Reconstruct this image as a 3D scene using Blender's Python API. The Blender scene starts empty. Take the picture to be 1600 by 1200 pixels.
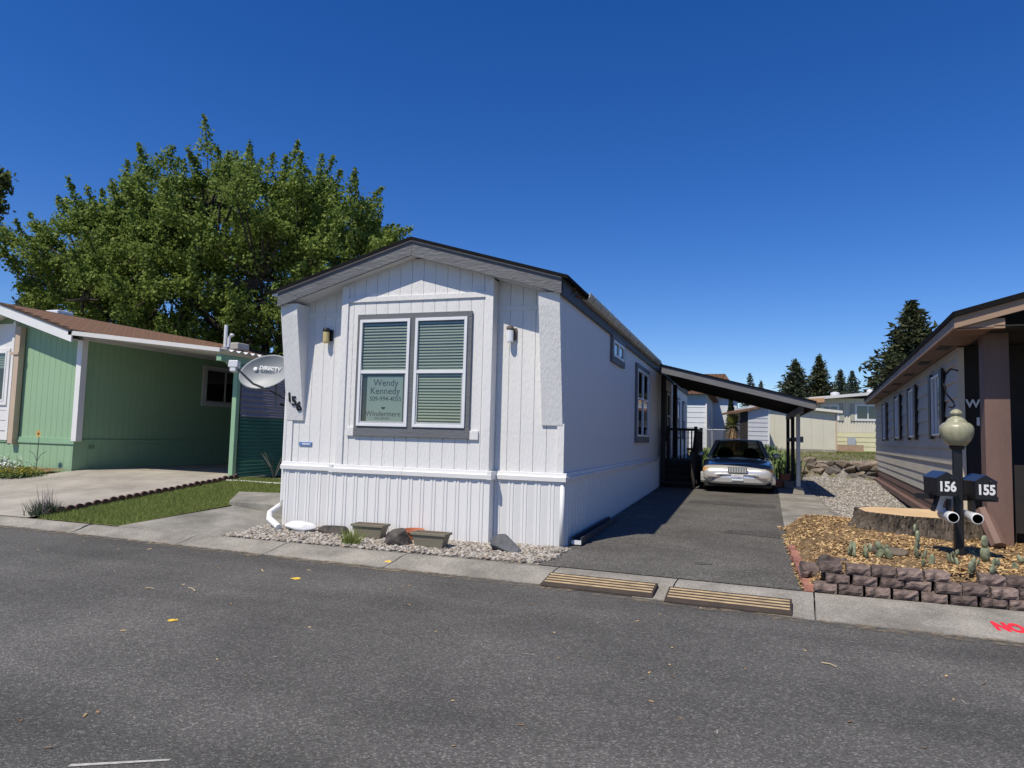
import bpy, bmesh, math, random
import numpy as np
from mathutils import Matrix, Vector
SC = bpy.context.scene
COL = SC.collection
R = math.radians
# ------------------------------------------------------------------ camera
cam_d = bpy.data.cameras.new('camera'); cam = bpy.data.objects.new('camera', cam_d); COL.objects.link(cam)
cam_d.sensor_width = 36.0; cam_d.lens = 36.0 * 1070 / 1600; cam_d.clip_end = 3000; cam_d.clip_start = .05
cam.matrix_world = Matrix(((.9468, -.0010, .3210, 2.444), (.3205, -.0789, -.9440, -9.524), (.0261, .9969, -.0750, 1.57), (0, 0, 0, 1)))
SC.camera = cam
# ------------------------------------------------------------------ light
SUN = Vector((-.206, -.513, .833)).normalized()
elev = math.asin(SUN.z); azim = math.atan2(SUN.x, SUN.y)
W = bpy.data.worlds.new('World'); SC.world = W; W.use_nodes = True
wn = W.node_tree.nodes; sky = wn.new('ShaderNodeTexSky'); sky.sky_type = 'NISHITA'; sky.sun_disc = False
sky.sun_elevation = elev; sky.sun_rotation = azim; sky.altitude = 700; sky.air_density = 1.0; sky.dust_density = .0; sky.ozone_density = 5.0
hs = wn.new('ShaderNodeHueSaturation'); hs.inputs['Saturation'].default_value = 1.3; hs.inputs['Hue'].default_value = .515; W.node_tree.links.new(sky.outputs[0], hs.inputs['Color']); W.node_tree.links.new(hs.outputs[0], wn['Background'].inputs[0]); wn['Background'].inputs[1].default_value = .12
sd = bpy.data.lights.new('sun', 'SUN'); sd.energy = 4.7; sd.angle = R(.53); sd.color = (1, .92, .78)
so = bpy.data.objects.new('sun', sd); COL.objects.link(so); so.rotation_euler = SUN.to_track_quat('Z', 'Y').to_euler()
SC.view_settings.view_transform = 'Standard'; SC.view_settings.look = 'None'; SC.view_settings.exposure = .06; SC.view_settings.gamma = 1
try:
    SC.cycles.use_denoising = True; SC.cycles.max_bounces = 8; SC.cycles.transparent_max_bounces = 12
except Exception: pass
rnd = random.Random(7); nr = np.random.default_rng(7)
# ------------------------------------------------------------------ materials
MATS = {}
def M(name, col, rough=.75, var=.12, scale=3., bump=0., bscale=60., metal=0., spec=.4, stretch=(1, 1, 1), col2=None, orand=0., grime=0., coat=0.):
    """procedural paint/stone/wood: base colour varied by two noises, optional bump and dirt"""
    if name in MATS: return MATS[name]
    m = bpy.data.materials.new(name); m.use_nodes = True; n = m.node_tree.nodes; l = m.node_tree.links
    b = n['Principled BSDF']; tc = n.new('ShaderNodeTexCoord'); mp = n.new('ShaderNodeMapping'); mp.inputs['Scale'].default_value = stretch
    l.new(tc.outputs['Object'], mp.inputs[0])
    n1 = n.new('ShaderNodeTexNoise'); n1.inputs['Scale'].default_value = scale; n1.inputs['Detail'].default_value = 6
    l.new(mp.outputs[0], n1.inputs['Vector'])
    rp = n.new('ShaderNodeValToRGB'); c = Vector(col); c2 = Vector(col2) if col2 else c * (1 + var)
    rp.color_ramp.elements[0].position = .3; rp.color_ramp.elements[1].position = .7
    rp.color_ramp.elements[0].color = (*(c * (1 - var)), 1); rp.color_ramp.elements[1].color = (*[min(1, k) for k in c2], 1)
    l.new(n1.outputs['Fac'], rp.inputs[0]); out = rp.outputs[0]
    if grime:
        n3 = n.new('ShaderNodeTexNoise'); n3.inputs['Scale'].default_value = .9; n3.inputs['Detail'].default_value = 8
        l.new(mp.outputs[0], n3.inputs['Vector']); r3 = n.new('ShaderNodeValToRGB')
        r3.color_ramp.elements[0].position = .45; r3.color_ramp.elements[1].position = .75
        r3.color_ramp.elements[0].color = (0, 0, 0, 1); r3.color_ramp.elements[1].color = (grime,) * 3 + (1,)
        l.new(n3.outputs['Fac'], r3.inputs[0]); mx = n.new('ShaderNodeMixRGB'); l.new(r3.outputs[0], mx.inputs[0]); l.new(out, mx.inputs[1])
        mx.inputs[2].default_value = (*(c * .45), 1); out = mx.outputs[0]
    if orand:
        oi = n.new('ShaderNodeObjectInfo'); mr = n.new('ShaderNodeMapRange'); mr.inputs[3].default_value = 1 - orand; mr.inputs[4].default_value = 1 + orand; l.new(oi.outputs['Random'], mr.inputs[0])
        vm = n.new('ShaderNodeVectorMath'); vm.operation = 'SCALE'; l.new(out, vm.inputs[0]); l.new(mr.outputs[0], vm.inputs['Scale']); out = vm.outputs[0]
    l.new(out, b.inputs['Base Color']); b.inputs['Roughness'].default_value = rough; b.inputs['Metallic'].default_value = metal
    b.inputs['Specular IOR Level'].default_value = spec; b.inputs['Coat Weight'].default_value = coat; b.inputs['Coat Roughness'].default_value = .04
    if bump:
        n2 = n.new('ShaderNodeTexNoise'); n2.inputs['Scale'].default_value = bscale; n2.inputs['Detail'].default_value = 5
        l.new(mp.outputs[0], n2.inputs['Vector']); bp = n.new('ShaderNodeBump'); bp.inputs['Strength'].default_value = min(1, bump); bp.inputs['Distance'].default_value = .01 * max(1, bump)
        l.new(n2.outputs['Fac'], bp.inputs['Height']); l.new(bp.outputs[0], b.inputs['Normal'])
    MATS[name] = m; return m
def speckle(name, col, lo, hi, scale, rough=.9, patch=.25, bump=.6, patchcol=None, pscale=.6, lane=0.):
    """aggregate surface: voronoi grains + fine noise + large patches"""
    m = bpy.data.materials.new(name); m.use_nodes = True; n = m.node_tree.nodes; l = m.node_tree.links; b = n['Principled BSDF']
    tc = n.new('ShaderNodeTexCoord'); v = n.new('ShaderNodeTexVoronoi'); v.inputs['Scale'].default_value = scale; l.new(tc.outputs['Object'], v.inputs['Vector'])
    sep = n.new('ShaderNodeSeparateColor'); l.new(v.outputs['Color'], sep.inputs[0])
    rp = n.new('ShaderNodeValToRGB'); e = rp.color_ramp.elements; c = Vector(col)
    e[0].position = .0; e[0].color = (*(c * lo), 1); e[1].position = .82; e[1].color = (*c, 1)
    x = e.new(1.0); x.color = (*[min(1, k) for k in c * hi], 1)
    l.new(sep.outputs[0], rp.inputs[0])
    ns = n.new('ShaderNodeTexNoise'); ns.inputs['Scale'].default_value = pscale; ns.inputs['Detail'].default_value = 9; ns.inputs['Roughness'].default_value = .65; l.new(tc.outputs['Object'], ns.inputs['Vector'])
    r2 = n.new('ShaderNodeValToRGB'); r2.color_ramp.elements[0].position = .35; r2.color_ramp.elements[1].position = .7
    pc = patchcol or (1, 1, 1); r2.color_ramp.elements[0].color = (1 - patch,) * 3 + (1,); r2.color_ramp.elements[1].color = (pc[0] * (1 + patch * .6), pc[1] * (1 + patch * .6), pc[2] * (1 + patch * .6), 1)
    l.new(ns.outputs['Fac'], r2.inputs[0]); mx = n.new('ShaderNodeMixRGB'); mx.blend_type = 'MULTIPLY'; mx.inputs[0].default_value = 1
    l.new(rp.outputs[0], mx.inputs[1]); l.new(r2.outputs[0], mx.inputs[2]); l.new(mx.outputs[0], b.inputs['Base Color'])
    if lane:
        mp = n.new('ShaderNodeMapping'); mp.inputs['Scale'].default_value = (.12, 1.1, 1); l.new(tc.outputs['Object'], mp.inputs[0]); nl = n.new('ShaderNodeTexNoise'); nl.inputs['Scale'].default_value = 1.; nl.inputs['Detail'].default_value = 5; l.new(mp.outputs[0], nl.inputs['Vector'])
        ml = n.new('ShaderNodeMapRange'); ml.inputs[1].default_value = .3; ml.inputs[2].default_value = .7; ml.inputs[3].default_value = 1 - lane; ml.inputs[4].default_value = 1 + lane; l.new(nl.outputs['Fac'], ml.inputs[0])
        vm = n.new('ShaderNodeVectorMath'); vm.operation = 'SCALE'; l.new(mx.outputs[0], vm.inputs[0]); l.new(ml.outputs[0], vm.inputs['Scale']); l.new(vm.outputs[0], b.inputs['Base Color'])
    b.inputs['Roughness'].default_value = rough; b.inputs['Specular IOR Level'].default_value = .25
    if bump:
        bp = n.new('ShaderNodeBump'); bp.inputs['Strength'].default_value = bump; bp.inputs['Distance'].default_value = .006; l.new(v.outputs['Distance'], bp.inputs['Height']); l.new(bp.outputs[0], b.inputs['Normal'])
    MATS[name] = m; return m
def glass(name, refl=.06, transp=.55):
    m = bpy.data.materials.new(name); m.use_nodes = True; n = m.node_tree.nodes; l = m.node_tree.links; n.remove(n['Principled BSDF'])
    gl = n.new('ShaderNodeBsdfGlossy'); gl.inputs['Roughness'].default_value = .01; gl.inputs['Color'].default_value = (.9, .95, 1, 1)
    tr = n.new('ShaderNodeBsdfTransparent'); tr.inputs['Color'].default_value = (transp, transp * 1.02, transp, 1)
    lw = n.new('ShaderNodeLayerWeight'); lw.inputs['Blend'].default_value = .5; pw = n.new('ShaderNodeMath'); pw.operation = 'POWER'; pw.inputs[1].default_value = 4.; l.new(lw.outputs['Facing'], pw.inputs[0])
    ma = n.new('ShaderNodeMath'); ma.operation = 'MULTIPLY_ADD'; ma.inputs[1].default_value = .9; ma.inputs[2].default_value = refl; l.new(pw.outputs[0], ma.inputs[0]); mx = n.new('ShaderNodeMixShader')
    l.new(ma.outputs[0], mx.inputs[0]); l.new(tr.outputs[0], mx.inputs[1]); l.new(gl.outputs[0], mx.inputs[2]); l.new(mx.outputs[0], n['Material Output'].inputs[0])
    MATS[name] = m; return m
def leafmat(name, c1, c2, trans=.35):
    m = bpy.data.materials.new(name); m.use_nodes = True; n = m.node_tree.nodes; l = m.node_tree.links; b = n['Principled BSDF']
    oi = n.new('ShaderNodeNewGeometry'); rp = n.new('ShaderNodeValToRGB'); rp.color_ramp.elements[0].color = (*c1, 1); rp.color_ramp.elements[1].color = (*c2, 1)
    l.new(oi.outputs['Random Per Island'], rp.inputs[0]); l.new(rp.outputs[0], b.inputs['Base Color']); b.inputs['Roughness'].default_value = .6
    b.inputs['Specular IOR Level'].default_value = .15
    tl = n.new('ShaderNodeBsdfTranslucent'); l.new(rp.outputs[0], tl.inputs[0]); mx = n.new('ShaderNodeMixShader'); mx.inputs[0].default_value = trans
    l.new(b.outputs[0], mx.inputs[1]); l.new(tl.outputs[0], mx.inputs[2]); l.new(mx.outputs[0], n['Material Output'].inputs[0]); MATS[name] = m; return m
def island(name, cols, rough=.85):
    """each loose piece takes its own colour from a palette"""
    m = bpy.data.materials.new(name); m.use_nodes = True; n = m.node_tree.nodes; l = m.node_tree.links; b = n['Principled BSDF']
    oi = n.new('ShaderNodeNewGeometry'); rp = n.new('ShaderNodeValToRGB'); e = rp.color_ramp.elements; rp.color_ramp.interpolation = 'CONSTANT'
    for i, c in enumerate(cols):
        x = e[i] if i < 2 else e.new(i / len(cols)); x.position = i / len(cols); x.color = (*c, 1)
    l.new(oi.outputs['Random Per Island'], rp.inputs[0]); l.new(rp.outputs[0], b.inputs['Base Color']); b.inputs['Roughness'].default_value = rough; MATS[name] = m; return m
# painted surfaces
WHITE = M('white_paint', (.70, .695, .68), .55, .04, 4, .9, 45, stretch=(1, 1, .25), grime=.1)
WHITEV = M('white_vinyl', (.74, .735, .72), .4, .03, 2, .1, 20, grime=.14)
GREYT = M('grey_trim_paint', (.13, .135, .145), .6, .1, 5, .7, 30, stretch=(.3, 1, 1))
DGREY = M('dark_grey_paint', (.06, .062, .07), .6, .12, 5, .3, 30)
BLACKR = M('black_shingle', (.012, .012, .013), .95, .3, 30, .8, 80, spec=.08)
ALU = M('white_aluminium', (.7, .71, .72), .35, .04, 3, 0, spec=.5)
CREAMG = M('cream_gutter', (.50, .46, .38), .5, .12, 2, .1, 20, grime=.2)
BLIND = M('blind_slat', (.36, .43, .33), .5, .04, 3)
DARKIN = M('dark_interior', (.03, .035, .035), .9, .1)
GREEN = M('green_paint', (.27, .42, .26), .65, .05, 3, .3, 35, stretch=(1, 1, .3), grime=.06)
GREEND = M('green_trim_paint', (.25, .41, .26), .6, .05)
BEIGE = M('beige_trim', (.50, .39, .29), .6, .06)
BRSH = M('brown_shingle', (.145, .075, .045), .95, .35, 9, 1., 40, col2=(.26, .15, .09))
CONC = speckle('concrete', (.40, .37, .315), .8, 1.25, 160, patch=.3, bump=.2, pscale=.9)
CONCD = speckle('old_concrete', (.31, .295, .255), .7, 1.35, 140, patch=.4, bump=.3, pscale=1.3)
KERB = speckle('kerb_concrete', (.335, .312, .27), .7, 1.35, 110, patch=.4, bump=.3, pscale=1.1)
ASPH = speckle('road_asphalt', (.128, .124, .114), .55, 1.8, 95, patch=.28, lane=.24, bump=.7, pscale=.45)
ASPH2 = speckle('driveway_asphalt', (.135, .128, .115), .5, 2.0, 80, patch=.3, bump=.8, pscale=.7)
GRAVG = speckle('gravel_ground', (.27, .25, .22), .45, 1.7, 26, patch=.25, bump=1., pscale=.8)
DIRT = speckle('dry_ground', (.24, .20, .14), .6, 1.4, 30, patch=.4, bump=.6, patchcol=(.85, 1, .75), pscale=.5)
TURF = speckle('turf_ground', (.17, .19, .065), .6, 1.4, 60, patch=.35, bump=.5, pscale=1.2)
MULCHG = speckle('mulch_ground', (.30, .20, .10), .35, 1.7, 38, patch=.35, bump=1., pscale=1.5)
BRWOOD = M('brown_paint', (.155, .095, .076), .65, .15, 4, .5, 40, stretch=(1, 1, .2))
BRTRIM = M('tan_fascia', (.34, .23, .155), .65, .12, 3, .4, 30, stretch=(.2, 1, 1))
TAUPE = M('taupe_siding', (.50, .455, .375), .65, .06, 3, .25, 40, stretch=(.3, .3, 1), grime=.12)
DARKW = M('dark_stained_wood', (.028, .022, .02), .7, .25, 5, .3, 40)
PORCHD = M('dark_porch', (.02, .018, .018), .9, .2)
BLACKP = M('black_paint', (.012, .012, .014), .45, .1, 4, .1, 20)
GLASS = glass('window_glass', .06, .82); GLASSD = glass('dark_glass', .10, .3)
SIGNW = M('sign_paper', (.27, .35, .32), .6, .03); INK = M('dark_ink', (.03, .045, .05), .6, .05)
STONE = M('field_stone', (.15, .12, .095), .9, .35, 5, 1., 18, col2=(.25, .205, .16), orand=.4)
ROCKD = M('dark_basalt', (.05, .044, .042), .75, .4, 9, 2., 22, col2=(.11, .09, .08))
BLOCKM = M('brown_block', (.125, .09, .077), .95, .45, 9, 2.2, 34, col2=(.25, .185, .16), orand=.4)
BRICKM = M('red_brick', (.33, .15, .11), .9, .3, 6, .7, 40, orand=.25)
BARK = M('bark', (.058, .046, .036), .95, .5, 7, 2.5, 16, stretch=(1, 1, .25), col2=(.15, .12, .095))
TRUNK = M('trunk_bark', (.05, .04, .032), .95, .3, 7, 1., 14, stretch=(1, 1, .25))
PVC = M('white_pvc', (.66, .67, .68), .35, .05, 3)
SILV = M('silver_car_paint', (.66, .65, .64), .32, .03, 2, 0, metal=.45, coat=1.)
CHROME = M('chrome', (.7, .7, .7), .12, .05, 2, metal=1.)
RUB = M('black_rubber', (.018, .017, .016), .7, .2, 5, .2, 40)
# ------------------------------------------------------------------ mesh helpers
class MB:
    def __init__(s, T=None): s.v = []; s.f = []; s.T = T or Matrix()
    def add(s, vs, fs):
        o = len(s.v); s.v += [tuple(s.T @ Vector(p)) for p in vs]; s.f += [tuple(i + o for i in f) for f in fs]; return s
    def box(s, x0, x1, y0, y1, z0, z1):
        return s.add([(x0, y0, z0), (x1, y0, z0), (x1, y1, z0), (x0, y1, z0), (x0, y0, z1), (x1, y0, z1), (x1, y1, z1), (x0, y1, z1)],
                     [(3, 2, 1, 0), (4, 5, 6, 7), (0, 1, 5, 4), (1, 2, 6, 5), (2, 3, 7, 6), (3, 0, 4, 7)])
    def ext(s, poly, a, b, ax):
        def P(p, t): return {'y': (p[0], t, p[1]), 'x': (t, p[0], p[1]), 'z': (p[0], p[1], t)}[ax]
        n = len(poly); vs = [P(p, a) for p in poly] + [P(p, b) for p in poly]
        return s.add(vs, [tuple(range(n)), tuple(range(2 * n - 1, n - 1, -1))] + [(i, i + n, (i + 1) % n + n, (i + 1) % n) for i in range(n)])
    def hexa(s, p):  # 8 points: bottom loop 4, top loop 4
        return s.add(p, [(3, 2, 1, 0), (4, 5, 6, 7), (0, 1, 5, 4), (1, 2, 6, 5), (2, 3, 7, 6), (3, 0, 4, 7)])
    def tube(s, pts, r, n=8, cap=True):
        pts = [Vector(p) for p in pts]; rs = r if isinstance(r, (list, tuple)) else [r] * len(pts); vs = []; fs = []
        for i, p in enumerate(pts):
            d = (pts[min(i + 1, len(pts) - 1)] - pts[max(i - 1, 0)]).normalized()
            u = d.cross(Vector((0, 0, 1)) if abs(d.z) < .95 else Vector((0, 1, 0))).normalized(); w = d.cross(u)
            vs += [p + (u * math.cos(6.28318 * k / n) + w * math.sin(6.28318 * k / n)) * rs[i] for k in range(n)]
        for i in range(len(pts) - 1):
            fs += [(i * n + k, (i + 1) * n + k, (i + 1) * n + (k + 1) % n, i * n + (k + 1) % n) for k in range(n)]
        if cap: fs += [tuple(range(n)), tuple(range(len(pts) * n - 1, (len(pts) - 1) * n - 1, -1))]
        return s.add(vs, fs)
    def lathe(s, prof, n=20, c=(0, 0, 0), rib=0.):
        vs = []; fs = []
        for i, (r, z) in enumerate(prof):
            vs += [(c[0] + r * (1 + rib * (k % 2)) * math.cos(6.28318 * k / n), c[1] + r * (1 + rib * (k % 2)) * math.sin(6.28318 * k / n), c[2] + z) for k in range(n)]
        for i in range(len(prof) - 1):
            fs += [(i * n + k, i * n + (k + 1) % n, (i + 1) * n + (k + 1) % n, (i + 1) * n + k) for k in range(n)]
        fs += [tuple(range(n - 1, -1, -1)), tuple(range((len(prof) - 1) * n, len(prof) * n))]
        return s.add(vs, fs)
    def rockm(s, c, r, seed=0, cuts=9, lo=.5):
        q = random.Random(seed); bm = bmesh.new(); bmesh.ops.create_icosphere(bm, subdivisions=4, radius=1)
        pl = [(Vector((q.gauss(0, 1), q.gauss(0, 1), q.gauss(.1, .8))).normalized(), q.uniform(lo, .85)) for _ in range(cuts)]
        for v in bm.verts:
            d = v.co.normalized(); k = 1.
            for e, h in pl:
                t = d.dot(e)
                if t > 1e-3: k = min(k, h / t)
            k *= 1 + q.uniform(-.008, .008); v.co = Vector((d.x * r[0], d.y * r[1], d.z * r[2])) * k + Vector(c)
        s.add([v.co for v in bm.verts], [tuple(x.index for x in f.verts) for f in bm.faces]); bm.free(); return s
    def blob(s, c, r, seed=0, sub=2, rough=.25, flat=1.):
        q = random.Random(seed); bm = bmesh.new(); bmesh.ops.create_icosphere(bm, subdivisions=sub, radius=1)
        dirs = [Vector((q.gauss(0, 1), q.gauss(0, 1), q.gauss(0, 1))).normalized() for _ in range(9)]; amp = [q.uniform(.5, 1.) for _ in range(9)]
        for v in bm.verts:
            d = v.co.normalized(); k = 1.
            for e, a in zip(dirs, amp):
                t = d.dot(e); k -= rough * max(0, t - .55) * a * 2
            v.co = Vector((d.x * r[0], d.y * r[1], d.z * r[2])) * (k + q.uniform(-.04, .04) * rough * 4) + Vector(c)
        s.add([v.co for v in bm.verts], [tuple(x.index for x in f.verts) for f in bm.faces]); bm.free(); return s
    def mesh(s, name, mat, smooth=False):
        me = bpy.data.meshes.new(name); me.from_pydata(s.v, [], s.f); me.update()
        me.materials.append(mat)
        if smooth: me.shade_smooth() if hasattr(me, 'shade_smooth') else [setattr(p, 'use_smooth', True) for p in me.polygons]
        return me
    def build(s, name, mat, parent=None, smooth=False, bev=0.):
        bm = bmesh.new(); me = s.mesh(name, mat, smooth); bm.from_mesh(me); bmesh.ops.recalc_face_normals(bm, faces=bm.faces); bm.to_mesh(me); bm.free()
        o = link(name, me, parent)
        if bev:
            b = o.modifiers.new('bevel', 'BEVEL'); b.width = bev; b.segments = 2; b.limit_method = 'ANGLE'
        return o
def link(name, me, parent=None, loc=None, rz=None):
    o = bpy.data.objects.new(name, me); COL.objects.link(o); o.parent = parent
    if loc is not None: o.location = loc
    if rz is not None: o.rotation_euler = (0, 0, rz) if not isinstance(rz, tuple) else rz
    return o
def tag(o, label, cat, group=None):
    o['label'] = label; o['category'] = cat
    if group: o['group'] = group
    return o
def struct(o): o['kind'] = 'structure'; return o
def stuff(o): o['kind'] = 'stuff'; return o
def thing(name, label, cat, loc=(0, 0, 0), rz=0, group=None): return tag(link(name, None, None, loc, rz), label, cat, group)
def B(*a): return MB().box(*a)
def bx(name, a, mat, parent, bev=0., T=None): return MB(T).box(*a).build(name, mat, parent, bev=bev)
RZ = lambda a, loc=(0, 0, 0): Matrix.Translation(loc) @ Matrix.Rotation(a, 4, 'Z')
def text(name, s, size, mat, parent, loc, rot=(R(90), 0, 0), ext=.003, bold=0., align='CENTER', sx=1., shear=0.):
    cu = bpy.data.curves.new('t', 'FONT'); cu.body = s; cu.size = size; cu.extrude = ext; cu.offset = bold; cu.align_x = align; cu.align_y = 'CENTER'; cu.shear = shear; cu.resolution_u = 3
    ob = bpy.data.objects.new('t', cu); COL.objects.link(ob); bpy.context.view_layer.update()
    me = bpy.data.meshes.new_from_object(ob.evaluated_get(bpy.context.evaluated_depsgraph_get())); COL.objects.unlink(ob); bpy.data.objects.remove(ob)
    me.transform(Matrix.Translation(loc) @ __import__('mathutils').Euler(rot).to_matrix().to_4x4() @ Matrix.Diagonal((sx, 1, 1, 1))); me.materials.clear(); me.materials.append(mat)
    for p in me.polygons: p.material_index = 0
    return link(name, me, parent)
def smooth01(a, b, t): t = max(0., min(1., (t - a) / (b - a))); return t * t * (3 - 2 * t)
def ywall(x):
    if x < .3: return 23.5
    if x < 4.6: return 19.4
    if x < 7.2: return 21.0 - (x - 4.6) * .9
    return 18.7
def gz(x, y):
    if y <= -1.3: return 0.
    l = min(.40, .082 * (y + 1.3)); r = min(.28, .0136 * max(y, 0)); w = smooth01(-6.2, -4.7, x); z = l * (1 - w) + r * w
    d = y - ywall(x)
    if d > 0 and x > -6: z = z + (.82 + min(.32, .055 * d) - z) * smooth01(0, .35, d)
    elif y > 24: z = max(z, min(1.15, .4 + .09 * (y - 24)))
    return z
def sheet(name, A, Bp, mat, dz, n=24, m=8, zf=gz, kind=True):
    """ruled ground sheet between two polylines (resampled)"""
    def res(P, k):
        P = [Vector(p).to_2d() for p in P]; L = [0]
        for i in range(len(P) - 1): L.append(L[-1] + (P[i + 1] - P[i]).length)
        out = []
        for j in range(k + 1):
            t = L[-1] * j / k; i = max(i for i in range(len(L)) if L[i] <= t + 1e-9); i = min(i, len(P) - 2)
            q = (t - L[i]) / max(1e-9, L[i + 1] - L[i]); out.append(P[i].lerp(P[i + 1], q))
        return out
    a = res(A, n); b = res(Bp, n); vs = []; fs = []
    for i in range(n + 1):
        for j in range(m + 1):
            p = a[i].lerp(b[i], j / m); vs.append((p.x, p.y, zf(p.x, p.y) + dz))
    for i in range(n):
        for j in range(m): q = i * (m + 1) + j; fs.append((q, q + 1, q + m + 2, q + m + 1))
    mb = MB(); mb.add(vs, fs); o = mb.build(name, mat)
    for p in o.data.polygons:
        if p.normal.z < 0: p.flip()
    if kind: struct(o)
    return o
# ------------------------------------------------------------------ ground, road, kerb
xs = [-300, -120, -60, -40, -30] + [-25 + k for k in range(19)] + [-6 + .5 * k for k in range(29)] + [9, 10, 12, 15, 20, 30, 50, 100, 300]
ys = [-1.3, -1.0] + [-.5 + .5 * k for k in range(58)] + [30, 34, 40, 50, 70, 110, 200, 600]
mb = MB(); mb.add([(x, y, gz(x, y) - .035) for x in xs for y in ys], [(i * len(ys) + j, (i + 1) * len(ys) + j, (i + 1) * len(ys) + j + 1, i * len(ys) + j + 1) for i in range(len(xs) - 1) for j in range(len(ys) - 1)])
struct(mb.build('ground', DIRT, smooth=True))
KB = [(-60, -1.0), (-9.4, -1.24), (-4.3, -1.34), (.2, -1.38), (3.1, -1.52), (5, -1.52), (60, -2.2)]
KF = [(-60, -1.2), (-8.5, -1.58), (-4.4, -1.80), (.35, -2.02), (3, -2.36), (6, -2.46), (60, -4.2)]
struct(MB().add([(-300, -40, -.09), (300, -40, -.09), (300, -.9, -.09), (-300, -.9, -.09)], [(0, 1, 2, 3)]).build('road', ASPH))
struct(MB().add([(-300, -400, -.1), (300, -400, -.1), (300, -39.9, -.1), (-300, -39.9, -.1)], [(0, 1, 2, 3)]).build('ground_across', DIRT))
def interp(P, x):
    for (a, b), (c, d) in zip(P, P[1:]):
        if x <= c: return b + (d - b) * (x - a) / (c - a)
    return P[-1][1]
# rolled kerb built of cast sections with joints between
kroot = thing('kerb', 'pale rolled concrete kerb running along the street edge', 'kerb')
jx = [-60, -40, -25, -16, -12.2, -9.6, -7.3, -5.15, -3.6, -1.75, .28, 1.68, 3.08, 5.6, 8, 12, 20, 40, 60]
for a, b in zip(jx, jx[1:]):
    mb = MB(); n = max(2, int((b - a) / .5)) if b - a < 6 else 3
    prof = [(0, -.12), (0, -.084), (.18, -.072), (.45, -.045), (.72, -.008), (.86, .001), (1., .002), (1., -.12)]
    vs = []
    for i in range(n + 1):
        x = a + .008 + (b - a - .016) * i / n; yf = interp(KF, x); yb = interp(KB, x)
        vs += [(x + (t * .06 if a > -8 else 0), yf + (yb - yf) * t, z) for t, z in prof]
    k = len(prof); fs = [(i * k + j, (i + 1) * k + j, (i + 1) * k + (j + 1) % k, i * k + (j + 1) % k) for i in range(n) for j in range(k)] + [tuple(range(k)), tuple(range(n * k + k - 1, n * k - 1, -1))]
    mb.add(vs, fs).build('kerb_section', KERB, kroot)
# driveways, slabs, lawns, beds
struct(sheet('driveway_asphalt', [(.06, -1.36), (.06, 19.2)], [(3.02, -1.5), (3.04, 1.5), (3.14, 4), (3.36, 10.8), (3.42, 19.2)], ASPH2, .008, 40, 6))
struct(sheet('neighbour_driveway', [(-13.6, 1.9), (-13.62, 15)], [(-8.62, 1.9), (-8.75, 15)], CONC, .008, 20, 8))
struct(sheet('neighbour_apron', [(-25, -1.16), (-8.75, -1.25)], [(-25, 1.9), (-8.62, 1.9)], CONC, .008, 24, 8))
struct(sheet('gravel_side_yard', [(3.9, 3.6), (3.9, 21)], [(8.5, 3.6), (8.5, 21)], GRAVG, .004, 30, 10))
def slab(name, poly, zt, th, mat):
    o = MB().ext(poly, 0, 1, 'z'); o.v = [(x, y, (gz(x, y) + zt) if z > .5 else gz(x, y) + zt - th) for x, y, z in o.v]; return struct(o.build(name, mat, bev=.008))
slab('lower_walk_slab', [(-6.75, -1.28), (-4.6, -1.33), (-4.72, .76), (-6.28, .72)], .01, .1, CONCD)
o = MB().ext([(-6.42, .74), (-4.72, .72), (-4.72, 2.25), (-7.15, 1.85)], 0, 1, 'z'); o.v = [(x, y, .25 + .05 * (y - .7) if z > .5 else .0) for x, y, z in o.v]; struct(o.build('upper_walk_slab', CONCD, bev=.02))
struct(sheet('lawn', [(-8.5, -1.26), (-8.58, 3.7)], [(-6.74, -1.29), (-6.35, .75), (-7.05, 1.8), (-4.7, 2.3), (-4.7, 3.7)], TURF, .012, 24, 10))
slab('carport_walk_slab', [(3.12, 3.75), (4.12, 4.4), (4.25, 10.5), (3.35, 11.0)], .03, .1, CONCD)
slab('carport_far_slab', [(3.35, 11.02), (4.25, 10.52), (4.3, 17.5), (3.4, 17.5)], .03, .1, CONCD)
def mz(x, y):  # mulch bed mound
    return max(gz(x, y), (.27 + .05 * smooth01(0, 3, y) + .02 * math.sin(3 * x + y)) * smooth01(3.0, 3.5, x) * smooth01(-1.40, -1.27, y) * (1 - .4 * smooth01(3.2, 4.5, y) * (1 - smooth01(4.2, 5.0, x))))
struct(sheet('mulch_bed', [(3.1, -1.37), (3.12, 3.75)], [(9, -1.45), (9, 3.75)], MULCHG, .01, 30, 40, mz))
struct(sheet('flower_bed_soil', [(-20, 1.95), (-13.75, 1.98)], [(-20, 3.4), (-13.7, 3.35)], MULCHG, .05, 12, 4))
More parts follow.
